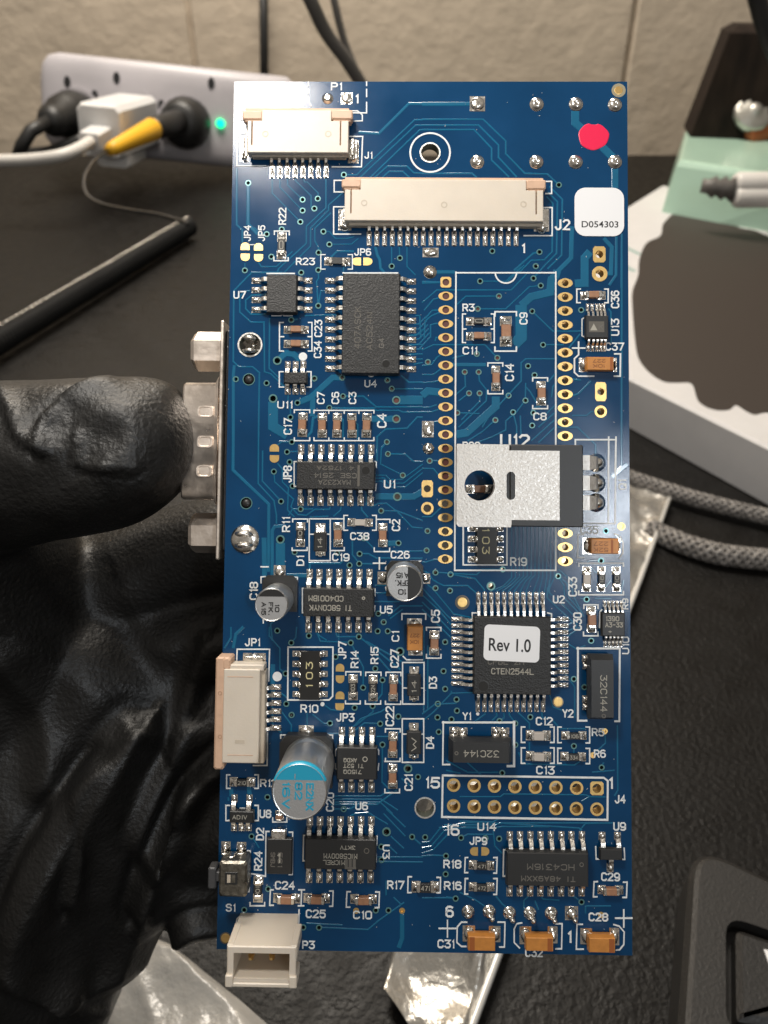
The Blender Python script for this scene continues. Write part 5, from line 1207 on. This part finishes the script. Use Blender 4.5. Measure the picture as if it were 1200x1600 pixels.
# cables hanging in front of the wall
hc = thing('hanging_black_cable', WL(413, 240, 95.5), 'thin straight black cable hanging down the wall above the board', 'cable')
wpart(wtube([tuple(WL(411.5, -40, 95.6)), tuple(WL(412.5, 80, 95.7)), tuple(WL(413.5, 250, 95.5))], .47), 'cable_jacket', mBlkP, hc)
mGreyC = mat('grey_cable', (.13, .12, .11), .5)
g1 = thing('leaning_grey_cable', WL(560, 115, 60), 'blurred grey cable running down to the right behind the top of the board', 'cable')
wpart(wtube(spline([tuple(WL(462,-50,60)), tuple(WL(485,0,60)), tuple(WL(510,52,61)), tuple(WL(545,100,62)), tuple(WL(600,190,64))], 8), .48), 'cable_jacket', mGreyC, g1)
g2 = thing('faint_grey_cable', WL(560, 100, 80), 'faint grey cable hanging just right of the leaning one', 'cable')
wpart(wtube(spline([tuple(WL(515,-50,80)), tuple(WL(522,0,80)), tuple(WL(540,70,81)), tuple(WL(570,140,82))], 8), .35), 'cable_jacket', mat('pale_grey_cable', (.2, .185, .17), .6), g2)
g3 = thing('corner_black_cable', WL(1190, 60, 60), 'thick black cable crossing the top right corner of the picture', 'cable')
wpart(wtube(spline([tuple(WL(1172,-60,60)), tuple(WL(1184,0,60)), tuple(WL(1200,55,60)), tuple(WL(1235,140,60))], 8), .62), 'cable_jacket', mBlkP, g3)

# mint green box, dark block and ornaments
mMint = mat('mint_enamel', (.40, .58, .47), .28, coat=.4, var=.04, vscale=.3)
def hexa(mb, base, top):
    return mb.levels([base, top])
MZ = 12.0
mint = thing('mint_green_box', DK(1150, 330), 'glossy mint green box behind the white carton at the right edge', 'box')
f0 = DK(1040, 272, 11.0)
# front upper edge runs from pixel (1066,248) to (1230,262) at height 11
zt_ = 6.5
A = DK(1060, 250, zt_); Bq = DK(1290, 285, zt_); C_ = DK(1290, 205, zt_); D_ = DK(1072, 200, zt_)
A0 = DK(1046, 292, .1); A0 = Vector((A.x-1.2, A.y-1.0, .1)); 
low = [A0, Vector((Bq.x, Bq.y-1.0, .1)), Vector((C_.x, C_.y, .1)), Vector((D_.x-.8, D_.y, .1))]
def lerp(a, b, q): return a+(b-a)*q
m = MB(); top_ = [A, Bq, C_, D_]; cen = sum(top_, Vector())/4
m.smooth = False
m.levels([low, [lerp(l, t_, .93) for l, t_ in zip(low, top_)], [lerp(t_, cen, .015)+Vector((0, 0, -.1)) for t_ in top_], [lerp(t_, cen, .05) for t_ in top_]]); wpart(m, 'box_body', mMint, mint)
wd_ = thing('dark_wood_block', DK(1150, 212, zt_), 'dark brown wooden block standing on the mint green box', 'wood block')
mWood = mat('dark_stained_wood', (.016, .010, .007), .8, spec=.2, bump=.02, bscale=3, var=.8, vscale=.8, aniso=(1., 1., .25))
b0 = DK(1078, 214, zt_+.02); b1 = DK(1280, 222, zt_+.02)
ht = 8.6
dxy = (b1-b0); dxy.z = 0; perp = Vector((-dxy.y, dxy.x, 0)).normalized()*5
m = MB(); tl = Vector((.135*ht+1.2, 0, 0))
m.levels([[b0, b1, b1+perp, b0+perp], [b0+Vector((1.6, .1, ht-.5)), b1+Vector((0, .1, ht-.5)), b1+perp+Vector((0, 0, ht-.5)), b0+perp+Vector((1.6, 0, ht-.5))], [b0+Vector((2.4, .8, ht)), b1+Vector((0, .8, ht)), b1+perp*.9+Vector((0, 0, ht)), b0+perp*.9+Vector((2.4, 0, ht))]]); wpart(m, 'block_body', mWood, wd_)
dF = (b0-CAMLOC).dot(FWD)
sb = thing('silver_bead', U(1174, 204, dF-1.5), 'round silvery ridged knob in front of the dark wood block', 'ornament')
mSil = mat('worn_silver', (.55, .53, .48), .35, .8, bump=.05, bscale=4)
c = U(1174, 178, dF-1.5); rad = 29/F*dF
m = MB(); m.smooth = True
n = 28; pr = [(1.0, 0), (1.0, .25), (.88, .45), (.72, .40), (.58, .58), (.40, .50), (.25, .72), (.02, .76)]
m.levels([[c+(RIGHT*math.cos(2*math.pi*i/n)+UP*math.sin(2*math.pi*i/n))*rad*r_*(1+.03*(i % 2))-FWD*rad*z_ for i in range(n)] for r_, z_ in pr]); wpart(m, 'knob_face', mSil, sb)
cr_ = thing('copper_ribbon', U(1195, 215, dF-.6), 'orange brown curled ribbon beside the silvery knob', 'ribbon')
mCop = mat('copper_ribbon', (.36, .11, .035), .4, .3, bump=.1, bscale=1.5)
m = wtube(spline([tuple(U(*q)) for q in ((1212,85,dF-1),(1196,108,dF-1.6),(1192,128,dF-2),(1203,150,dF-1.4),(1206,185,dF-1.0),(1190,205,dF-.8),(1165,214,dF-1.0))], 8), [1.0]*49, 12); wpart(m, 'ribbon_curl', mCop, cr_)
# grey connector lying at the foot of the mint box
gp = thing('grey_cable_plug', U(1180, 295, dF-10), 'pale grey ribbed cable plug lying against the mint box front', 'plug')
d2 = dF-13
for k_, (v_, r_) in enumerate(((287, .85), (307, .75))):
    px_axis_tube((1147, v_+1), d2, (1260, v_), d2, r_, r_, gp, 'plug_body', mWhC)
px_axis_tube((1146, 296), d2+.2, (1096, 290), d2+.8, .7, .5, gp, 'strain_relief', mGreyC, seg=[(0, .9), (.2, .6), (.3, .85), (.5, .55), (.6, .8), (.8, .5), (1, .5)])

# white carton on the desk
mCard = mat('white_cardboard', (.60, .59, .59), .55, bump=.004, bscale=20, var=.03, vscale=1)
mPrint = mat('dark_stand_in_print', '#322a25', .6)
zb = 2.6
carton = thing('white_carton', DK(1100, 500), 'flat white carton with a large dark made-up stand-in print, right of the board', 'box')
c0 = DK(1036, 289, zb); c1 = DK(1330, 385, zb); c2 = DK(1330, 763, zb); c3 = DK(905, 552, zb); c4 = DK(938, 350, zb)
m = MB(); P5 = [c0, c1, c2, c3, c4]
P5 = [c3, c2, c1, c0, c4]
cc_ = sum(P5, Vector())/5
m.levels([[Vector((p.x, p.y, .05)) for p in P5], [Vector((p.x, p.y, zb-.12)) for p in P5], [lerp(Vector((p.x, p.y, zb)), cc_, .01) for p in P5]]); wpart(m, 'carton_body', mCard, carton)
# small embossed rim beads along the near edge
pe = [DK(u_, 545+(u_-880)*.498+3, zb) for u_ in range(890, 1320, 6)]
blob = parse('1075,327 1098,329 1120,336 1140,348 1158,356 1180,360 1205,372 1260,400 1300,440 1300,640 1250,655 1200,645 1180,648 1165,642 1150,633 1140,640 1122,641 1104,636 1090,625 1081,600 1060,598 1040,597 1022,588 1005,572 996,555 992,530 990,510 988,480 988,455 997,430 998,410 1003,392 1012,378 1032,368 1036,350 1052,334')  # outline of an invented dark patch, standing in for unknown print on the lid
bp_ = [DK(u_, v_, zb+.01) for u_, v_ in spline([tuple(q) for q in blob+[blob[0]]], 4)[:-1]]
m = MB(); m.prism([(p.x, p.y) for p in bp_][::-1], zb-.005, zb+.012); wpart(m, 'stand_in_print', mPrint, carton)
mTeal = mat('teal_print', (.22, .36, .33), .5)
for (u0, v0, u1, v1) in ((940, 368, 1001, 398), (940, 398, 992, 424)):
    a, b = DK(u0, v0, zb), DK(u1, v1, zb); d = Vector((b.x-a.x, b.y-a.y)).normalized(); nn = Vector((-d.y, d.x))*.16
    mb = MB(); mb.prism([(a.x-nn.x, a.y-nn.y), (b.x-nn.x, b.y-nn.y), (b.x+nn.x, b.y+nn.y), (a.x+nn.x, a.y+nn.y)], zb-.004, zb+.008); wpart(mb, 'teal_stripe', mTeal, carton)

# braided cables
def braid(th, pts, r, m_, strands=6, pitch=1.9, name='braid_strand'):
    pts = [Vector(p) for p in spline([tuple(p) for p in pts], 14)]
    s = [0.]
    for a, b in zip(pts, pts[1:]): s.append(s[-1]+(b-a).length)
    mb = MB(); mb.smooth = True; mb.tube(pts, r*.86, 14); wpart(mb, 'cable_core', mGreyC, th)
    N = int(s[-1]/.10)
    import bisect
    def at(q):
        i = min(max(bisect.bisect(s, q)-1, 0), len(pts)-2); t_ = (q-s[i])/max(s[i+1]-s[i], 1e-6); return lerp(pts[i], pts[i+1], t_), (pts[i+1]-pts[i]).normalized()
    mb = MB(); mb.smooth = True
    for d in (1, -1):
        for k_ in range(strands):
            tr = []
            for i in range(N+1):
                q = s[-1]*i/N; c_, t_ = at(q); a_ = t_.cross(Vector((0, 0, 1))).normalized(); u_ = a_.cross(t_)
                an = d*2*math.pi*q/pitch+2*math.pi*k_/strands; wv = 1+.05*math.sin(strands*(q/pitch)*2*math.pi+d*math.pi/2)
                tr.append(c_+(a_*math.cos(an)+u_*math.sin(an))*r*wv)
            mb.tube(tr, r*.24, 5)
    o = wpart(mb, name, m_, th); tag(o, kind='stuff'); return o
mBraid = mat('grey_braid', (.20, .187, .175), .34, bump=.02, bscale=20, var=.75, vscale=5)
k1 = thing('upper_braided_cable', DK(1100, 785), 'upper of the two grey braided cables crossing the desk at the right', 'cable', None)
braid(k1, [DK(860, 705, .45), DK(960, 738, .45), DK(1050, 768, .45), DK(1120, 788, .45), DK(1260, 822, .45)], .28, mBraid)
k2 = thing('lower_braided_cable', DK(1100, 860), 'lower of the two grey braided cables, coming from under the silvery bag', 'cable', None)
braid(k2, [DK(1016, 826, .22), DK(1045, 840, .34), DK(1085, 855, .4), DK(1140, 868, .4), DK(1260, 880, .4)], .35, mBraid)

# silvery anti-static bag under the board
mBag = bpy.data.materials.new('metallised_film'); MAT['bag'] = mBag; mBag.use_nodes = True
n_ = mBag.node_tree.nodes; L_ = mBag.node_tree.links; b_ = n_['Principled BSDF']
b_.inputs['Base Color'].default_value = (.50, .48, .44, 1); b_.inputs['Metallic'].default_value = .7; b_.inputs['Roughness'].default_value = .27
b_.inputs['Thin Film Thickness'].default_value = 420; b_.inputs['Thin Film IOR'].default_value = 1.5
tx_ = n_.new('ShaderNodeTexCoord'); ns_ = n_.new('ShaderNodeTexNoise'); ns_.inputs['Scale'].default_value = 2.2; ns_.inputs['Detail'].default_value = 6
L_.new(tx_.outputs['Object'], ns_.inputs['Vector']); bm_ = n_.new('ShaderNodeBump'); bm_.inputs['Distance'].default_value = .08; L_.new(ns_.outputs[0], bm_.inputs['Height']); L_.new(bm_.outputs[0], b_.inputs['Normal'])
bag = thing('antistatic_bag', DK(800, 1300), 'crumpled silvery anti-static bag lying on the desk under the board', 'bag')
def sheet(tl_, tr_, br_, bl_, nx, ny, z0, amp, seed, th, name, m_, thick=.03):
    tl_, tr_, br_, bl_ = (DK(*q) for q in (tl_, tr_, br_, bl_)); vs = []
    for j in range(ny+1):
        for i in range(nx+1):
            a, b = i/nx, j/ny; p = lerp(lerp(tl_, tr_, a), lerp(bl_, br_, a), b)
            q = Vector((p.x*.35+seed, p.y*.35, seed)); z = z0+amp*(1-abs(noise.noise(q))*2.2)*min(1, 8*min(a, 1-a, b, 1-b)+.25)
            z += amp*.35*(1-abs(noise.noise(q*2.7))*2)
            vs.append((p.x, p.y, max(z, .06)))
    N = len(vs); fs = [(j*(nx+1)+i, j*(nx+1)+nx+1+i, j*(nx+1)+nx+2+i, j*(nx+1)+1+i) for j in range(ny) for i in range(nx)]
    mb = MB(); mb.smooth = True; mb.add(vs, fs)
    mb.add([(x, y, z-thick) for x, y, z in vs], [f[::-1] for f in fs])
    return wpart(mb, name, m_, th)
sheet((800, 700), (1046, 778), (700, 1700), (600, 1560), 60, 110, .25, .55, 3.1, bag, 'bag_film', mBag)
m = MB(); m.smooth = True; m.tube([DK(1046, 778, .5), DK(1000, 905, .45), DK(900, 1165, .45), DK(735, 1608, .45), DK(700, 1700, .4)], [.08, .10, .10, .10, .08], 8); wpart(m, 'heat_sealed_seam', mat('film_seam', (.72, .71, .68), .35, .3), bag)
# white plastic sheet lower left
mPl = mat('crumpled_white_film', (.36, .35, .33), .3, bump=.12, bscale=1.4, spec=.7)
wf = thing('white_plastic_wrap', DK(320, 1560), 'crumpled whitish plastic wrap on the desk under the gloved wrist', 'plastic wrap')
sheet((140, 1440), (268, 1486), (470, 1650), (60, 1760), 40, 40, .2, .35, 8.4, wf, 'wrap_film', mPl)

# keypad at the lower right
kp = thing('black_keypad', DK(1200, 1500), 'black rounded keypad corner on the desk at the lower right', 'keypad')
mKp = mat('textured_black_plastic', (.018, .017, .016), .5, bump=.012, bscale=14)
mKp2 = mat('key_plastic', (.014, .0135, .013), .48, bump=.012, bscale=14)
def rpoly(pts, r, n=7):
    out = []
    for i, p in enumerate(pts):
        p = Vector(p[:2]); a = (Vector(pts[i-1][:2])-p).normalized(); b = (Vector(pts[(i+1) % len(pts)][:2])-p).normalized()
        rr_ = r[i] if isinstance(r, (list, tuple)) else r
        for k_ in range(n+1): q = k_/n; out.append(p+a*rr_*(1-q)**2+b*rr_*q**2)
    return out
kz = 1.5
q0, q1_, q2, q3 = DK(1082, 1310, kz), DK(1420, 1470, kz), DK(1400, 1900, kz), DK(1050, 1760, kz)
out = rpoly([q0, q3, q2, q1_], [1.0, .6, .6, .6])
def inset(poly, d):
    n = len(poly); r_ = []
    for i in range(n):
        a, b, c = poly[i-1], poly[i], poly[(i+1) % n]; t_ = ((b-a).normalized()+(c-b).normalized()).normalized(); r_.append(b+Vector((-t_.y, t_.x))*d)
    return r_
m = MB(); i1 = inset(out, .12); i2 = inset(out, .22)
# recess
k0, k1_, k2_, k3 = DK(1134, 1430, kz), DK(1400, 1520, kz), DK(1380, 1640, kz), DK(1134, 1612, kz)
rec = rpoly([k0, k3, k2_, k1_], .45)
mm_ = MB(); 
vs = [Vector(p) for p in i2]; n = len(vs); ed = [(i, (i+1) % n) for i in range(n)]; b = len(vs); vs += rec; ed += [(b+i, b+(i+1) % len(rec)) for i in range(len(rec))]
v, e, f, *_ = delaunay_2d_cdt(vs, ed, [], 1, 1e-6)
def inpoly(c, pts):
    ok = False
    for i in range(len(pts)):
        a, b = pts[i], pts[i-1]
        if (a[1] > c[1]) != (b[1] > c[1]) and c[0] < (b[0]-a[0])*(c[1]-a[1])/(b[1]-a[1])+a[0]: ok = not ok
    return ok
keep = []
for t in f:
    c = sum((v[i] for i in t), Vector((0, 0)))/3
    if inpoly(c, rec) or not inpoly(c, i2): continue
    keep.append(list(t) if (v[t[1]]-v[t[0]]).cross(v[t[2]]-v[t[0]]) > 0 else list(t)[::-1])
mm_.add([(p.x, p.y, kz) for p in v], keep)
mm_.levels([[(p.x, p.y, .05) for p in out], [(p.x, p.y, kz-.22) for p in out], [(p.x, p.y, kz-.06) for p in i1], [(p.x, p.y, kz) for p in i2]], True, False)
mm_.levels([[(p.x, p.y, kz) for p in rec], [(p.x, p.y, kz-.5) for p in rec]][::-1], True, False)
wpart(mm_, 'keypad_housing', mKp, kp)
ky = inset(rec, .22); ky2 = inset(rec, .34)
m = MB(); m.levels([[(p.x, p.y, kz-.5) for p in ky], [(p.x, p.y, kz-.06) for p in ky], [(p.x, p.y, kz+.04) for p in ky2]]); wpart(m, 'key', mKp2, kp)
a = DK(1199, 1502, kz+.05); m = MB()
m.prism([(a.x, a.y-.22), (a.x+.12, a.y-.25), (a.x+.5, a.y+.2), (a.x+.4, a.y+.28)], kz+.035, kz+.05); m.prism([(a.x, a.y-.2), (a.x+.09, a.y-.24), (a.x+.12, a.y+.22), (a.x+.02, a.y+.24)], kz+.052, kz+.06)
wpart(m, 'key_legend', mWhite, kp)

# ================================================================== GLOVED HAND
def hand():
    th = thing('gloved_hand', U(60, 1200, 13), 'hand in a wrinkled black nitrile glove gripping the left side of the board', 'hand')
    balls = []
    def chain(pts, n=8):
        for p in spline([tuple(q) for q in pts], n): balls.append((U(p[0], p[1], p[2]), p[3]))
    # thumb, its ball and the web
    chain([(-260, 800, 11.6, 1.5), (-60, 742, 10.9, 1.32), (60, 722, 10.55, 1.17), (140, 714, 10.3, 1.10), (196, 702, 10.15, .96), (214, 690, 10.1, .84)])
    balls.append((U(240, 646, 10.12), .50)); balls.append((U(214, 648, 10.12), .55)); balls.append((U(214, 738, 10.15), .55)); chain([(250, 1330, 13.8, 1.1), (300, 1385, 13.7, .8), (330, 1405, 13.6, .5)], 5); chain([(240, 1000, 13.9, 1.2), (300, 1080, 13.6, 1.0), (330, 1180, 13.5, 1.0), (335, 1290, 13.5, .9)], 5)
    chain([(-120, 760, 11.2, 1.4), (-60, 900, 12.6, 1.9), (20, 1040, 13.8, 2.2)])
    # palm and wrist
    chain([(60, 1030, 14.2, 2.1), (110, 1120, 14.2, 2.3), (90, 1250, 14.2, 2.5), (20, 1400, 14.6, 2.7), (-60, 1600, 15.2, 2.8), (-160, 1900, 15.5, 2.8)], 6)
    chain([(150, 1050, 13.8, 1.7), (190, 1180, 13.8, 1.8), (180, 1290, 14.0, 1.75), (120, 1400, 14.4, 1.8)], 6)
    # four fingers running behind the board
    for a in ([(150, 930, 13.8, 1.15), (260, 880, 13.6, 1.0), (380, 850, 13.2, .95), (500, 850, 12.6, .85), (560, 850, 12.2, .75)],
              [(160, 1030, 14, 1.2), (270, 1000, 13.7, 1.0), (400, 980, 13.3, .95), (520, 970, 12.6, .85), (585, 970, 12.2, .75)],
              [(170, 1160, 14, 1.2), (270, 1150, 13.7, 1.05), (400, 1120, 13.3, .95), (520, 1100, 12.7, .85), (580, 1100, 12.3, .75)],
              [(170, 1290, 14, 1.15), (270, 1290, 13.6, 1.0), (380, 1280, 13.2, .85), (470, 1260, 12.7, .75), (520, 1250, 12.4, .65)]):
        chain(a, 6)
    bm = bmesh.new()
    for c, r in balls: bmesh.ops.create_icosphere(bm, subdivisions=2, radius=r, matrix=Matrix.Translation(c-Vector(th.location)))
    me = bpy.data.meshes.new('glove'); bm.to_mesh(me); bm.free()
    o = link('glove', me, th)
    md = o.modifiers.new('remesh', 'REMESH'); md.mode = 'VOXEL'; md.voxel_size = .085
    ms = o.modifiers.new('smooth', 'SMOOTH'); ms.iterations = 14; ms.factor = .7
    dg = bpy.context.evaluated_depsgraph_get(); me2 = bpy.data.meshes.new_from_object(o.evaluated_get(dg)); o.modifiers.clear(); o.data = me2; bpy.data.meshes.remove(me)
    me2.name = 'glove'
    n = len(me2.vertices); co = np.empty(n*3); me2.vertices.foreach_get('co', co); co = co.reshape(-1, 3)
    no = np.empty(n*3); me2.vertex_normals.foreach_get('vector', no); no = no.reshape(-1, 3)
    wc = co+np.array(th.location)-np.array(CAMLOC); r_, u_, f_ = (np.array(q) for q in (RIGHT, UP, FWD))
    zz = wc@f_; uu = PPX+F*(wc@r_)/zz; vv = PPY-F*(wc@u_)/zz; facing = np.clip(-(no@f_)*1.6, 0, 1)
    disp = np.zeros(n)
    folds = [  # pixels on the glove, width, height (cm)
        ('410,1145 350,1185 300,1240 250,1330 218,1420', 15, .34), ('205,1145 160,1200 110,1290 50,1400 10,1500', 24, .36), ('150,1200 90,1270 40,1350 5,1440', 15, .22),
        ('205,1150 170,1230 125,1320 108,1400', 14, .18), ('300,1145 262,1200 225,1280 216,1320 235,1345 268,1335 295,1290 302,1240', 15, .17),
        ('325,1010 305,1060 288,1120 275,1150', 16, .14), ('345,1440 300,1446 276,1462', 12, .25), ('0,1040 60,1110 80,1180 78,1230', 30, .16),
        ('40,1010 120,1060 190,1120', 50, .14), ('30,1520 90,1560 150,1580 200,1560', 20, .25), ('90,1560 160,1530 230,1500', 13, .16),
        ('172,596 130,612 90,640 66,665 62,698', 8, .15), ('0,612 18,650 30,680 60,706', 8, .12), ('116,676 118,705 126,728 160,730 210,729', 5, .09),
        ('150,640 190,650 206,672 200,705 170,722', 24, .07), ('20,840 90,820 160,790 230,760', 20, .05), ('200,930 240,1000 300,1050', 30, .06)]
    P2 = np.stack([uu, vv], 1)
    for s, wdt, amp in folds:
        pts = np.array(spline([tuple(q) for q in parse(s)], 5)); best = np.full(n, 1e9); side = np.zeros(n)
        for a, b in zip(pts[:-1], pts[1:]):
            ab = b-a; t_ = np.clip(((P2-a)@ab)/(ab@ab), 0, 1); dv = P2-(a+t_[:, None]*ab); d = np.hypot(dv[:, 0], dv[:, 1]); m_ = d < best
            best[m_] = d[m_]; side[m_] = np.sign(ab[0]*dv[m_, 1]-ab[1]*dv[m_, 0])
        fade = 1
        wq = np.where(side > 0, wdt*.75, wdt*1.7); disp += .95*amp*np.exp(-(best/wq)**1.4)*facing - np.where(side > 0, .35, 0)*amp*np.exp(-((best-wdt*1.7)/(wdt*.8))**2)*facing
    rn = np.random.RandomState(4)
    # loose film: low frequency pleats running down the wrist
    for i in range(12):
        ang = R(rn.uniform(50, 75)); kf = rn.uniform(.02, .05); ph = rn.uniform(0, 6.28)
        wv = np.sin((uu*math.sin(ang)+vv*math.cos(ang)*.45)*kf+ph+1.4*np.sin(vv*.011+ph))
        disp += .004*np.sign(wv)*np.abs(wv)**.7*np.clip((vv-900)/150, 0, 1)
    co += no*disp[:, None]
    me2.vertices.foreach_set('co', co.ravel()); me2.polygons.foreach_set('use_smooth', [True]*len(me2.polygons)); me2.materials.clear(); me2.materials.append(mGlove); me2.update()
hand()
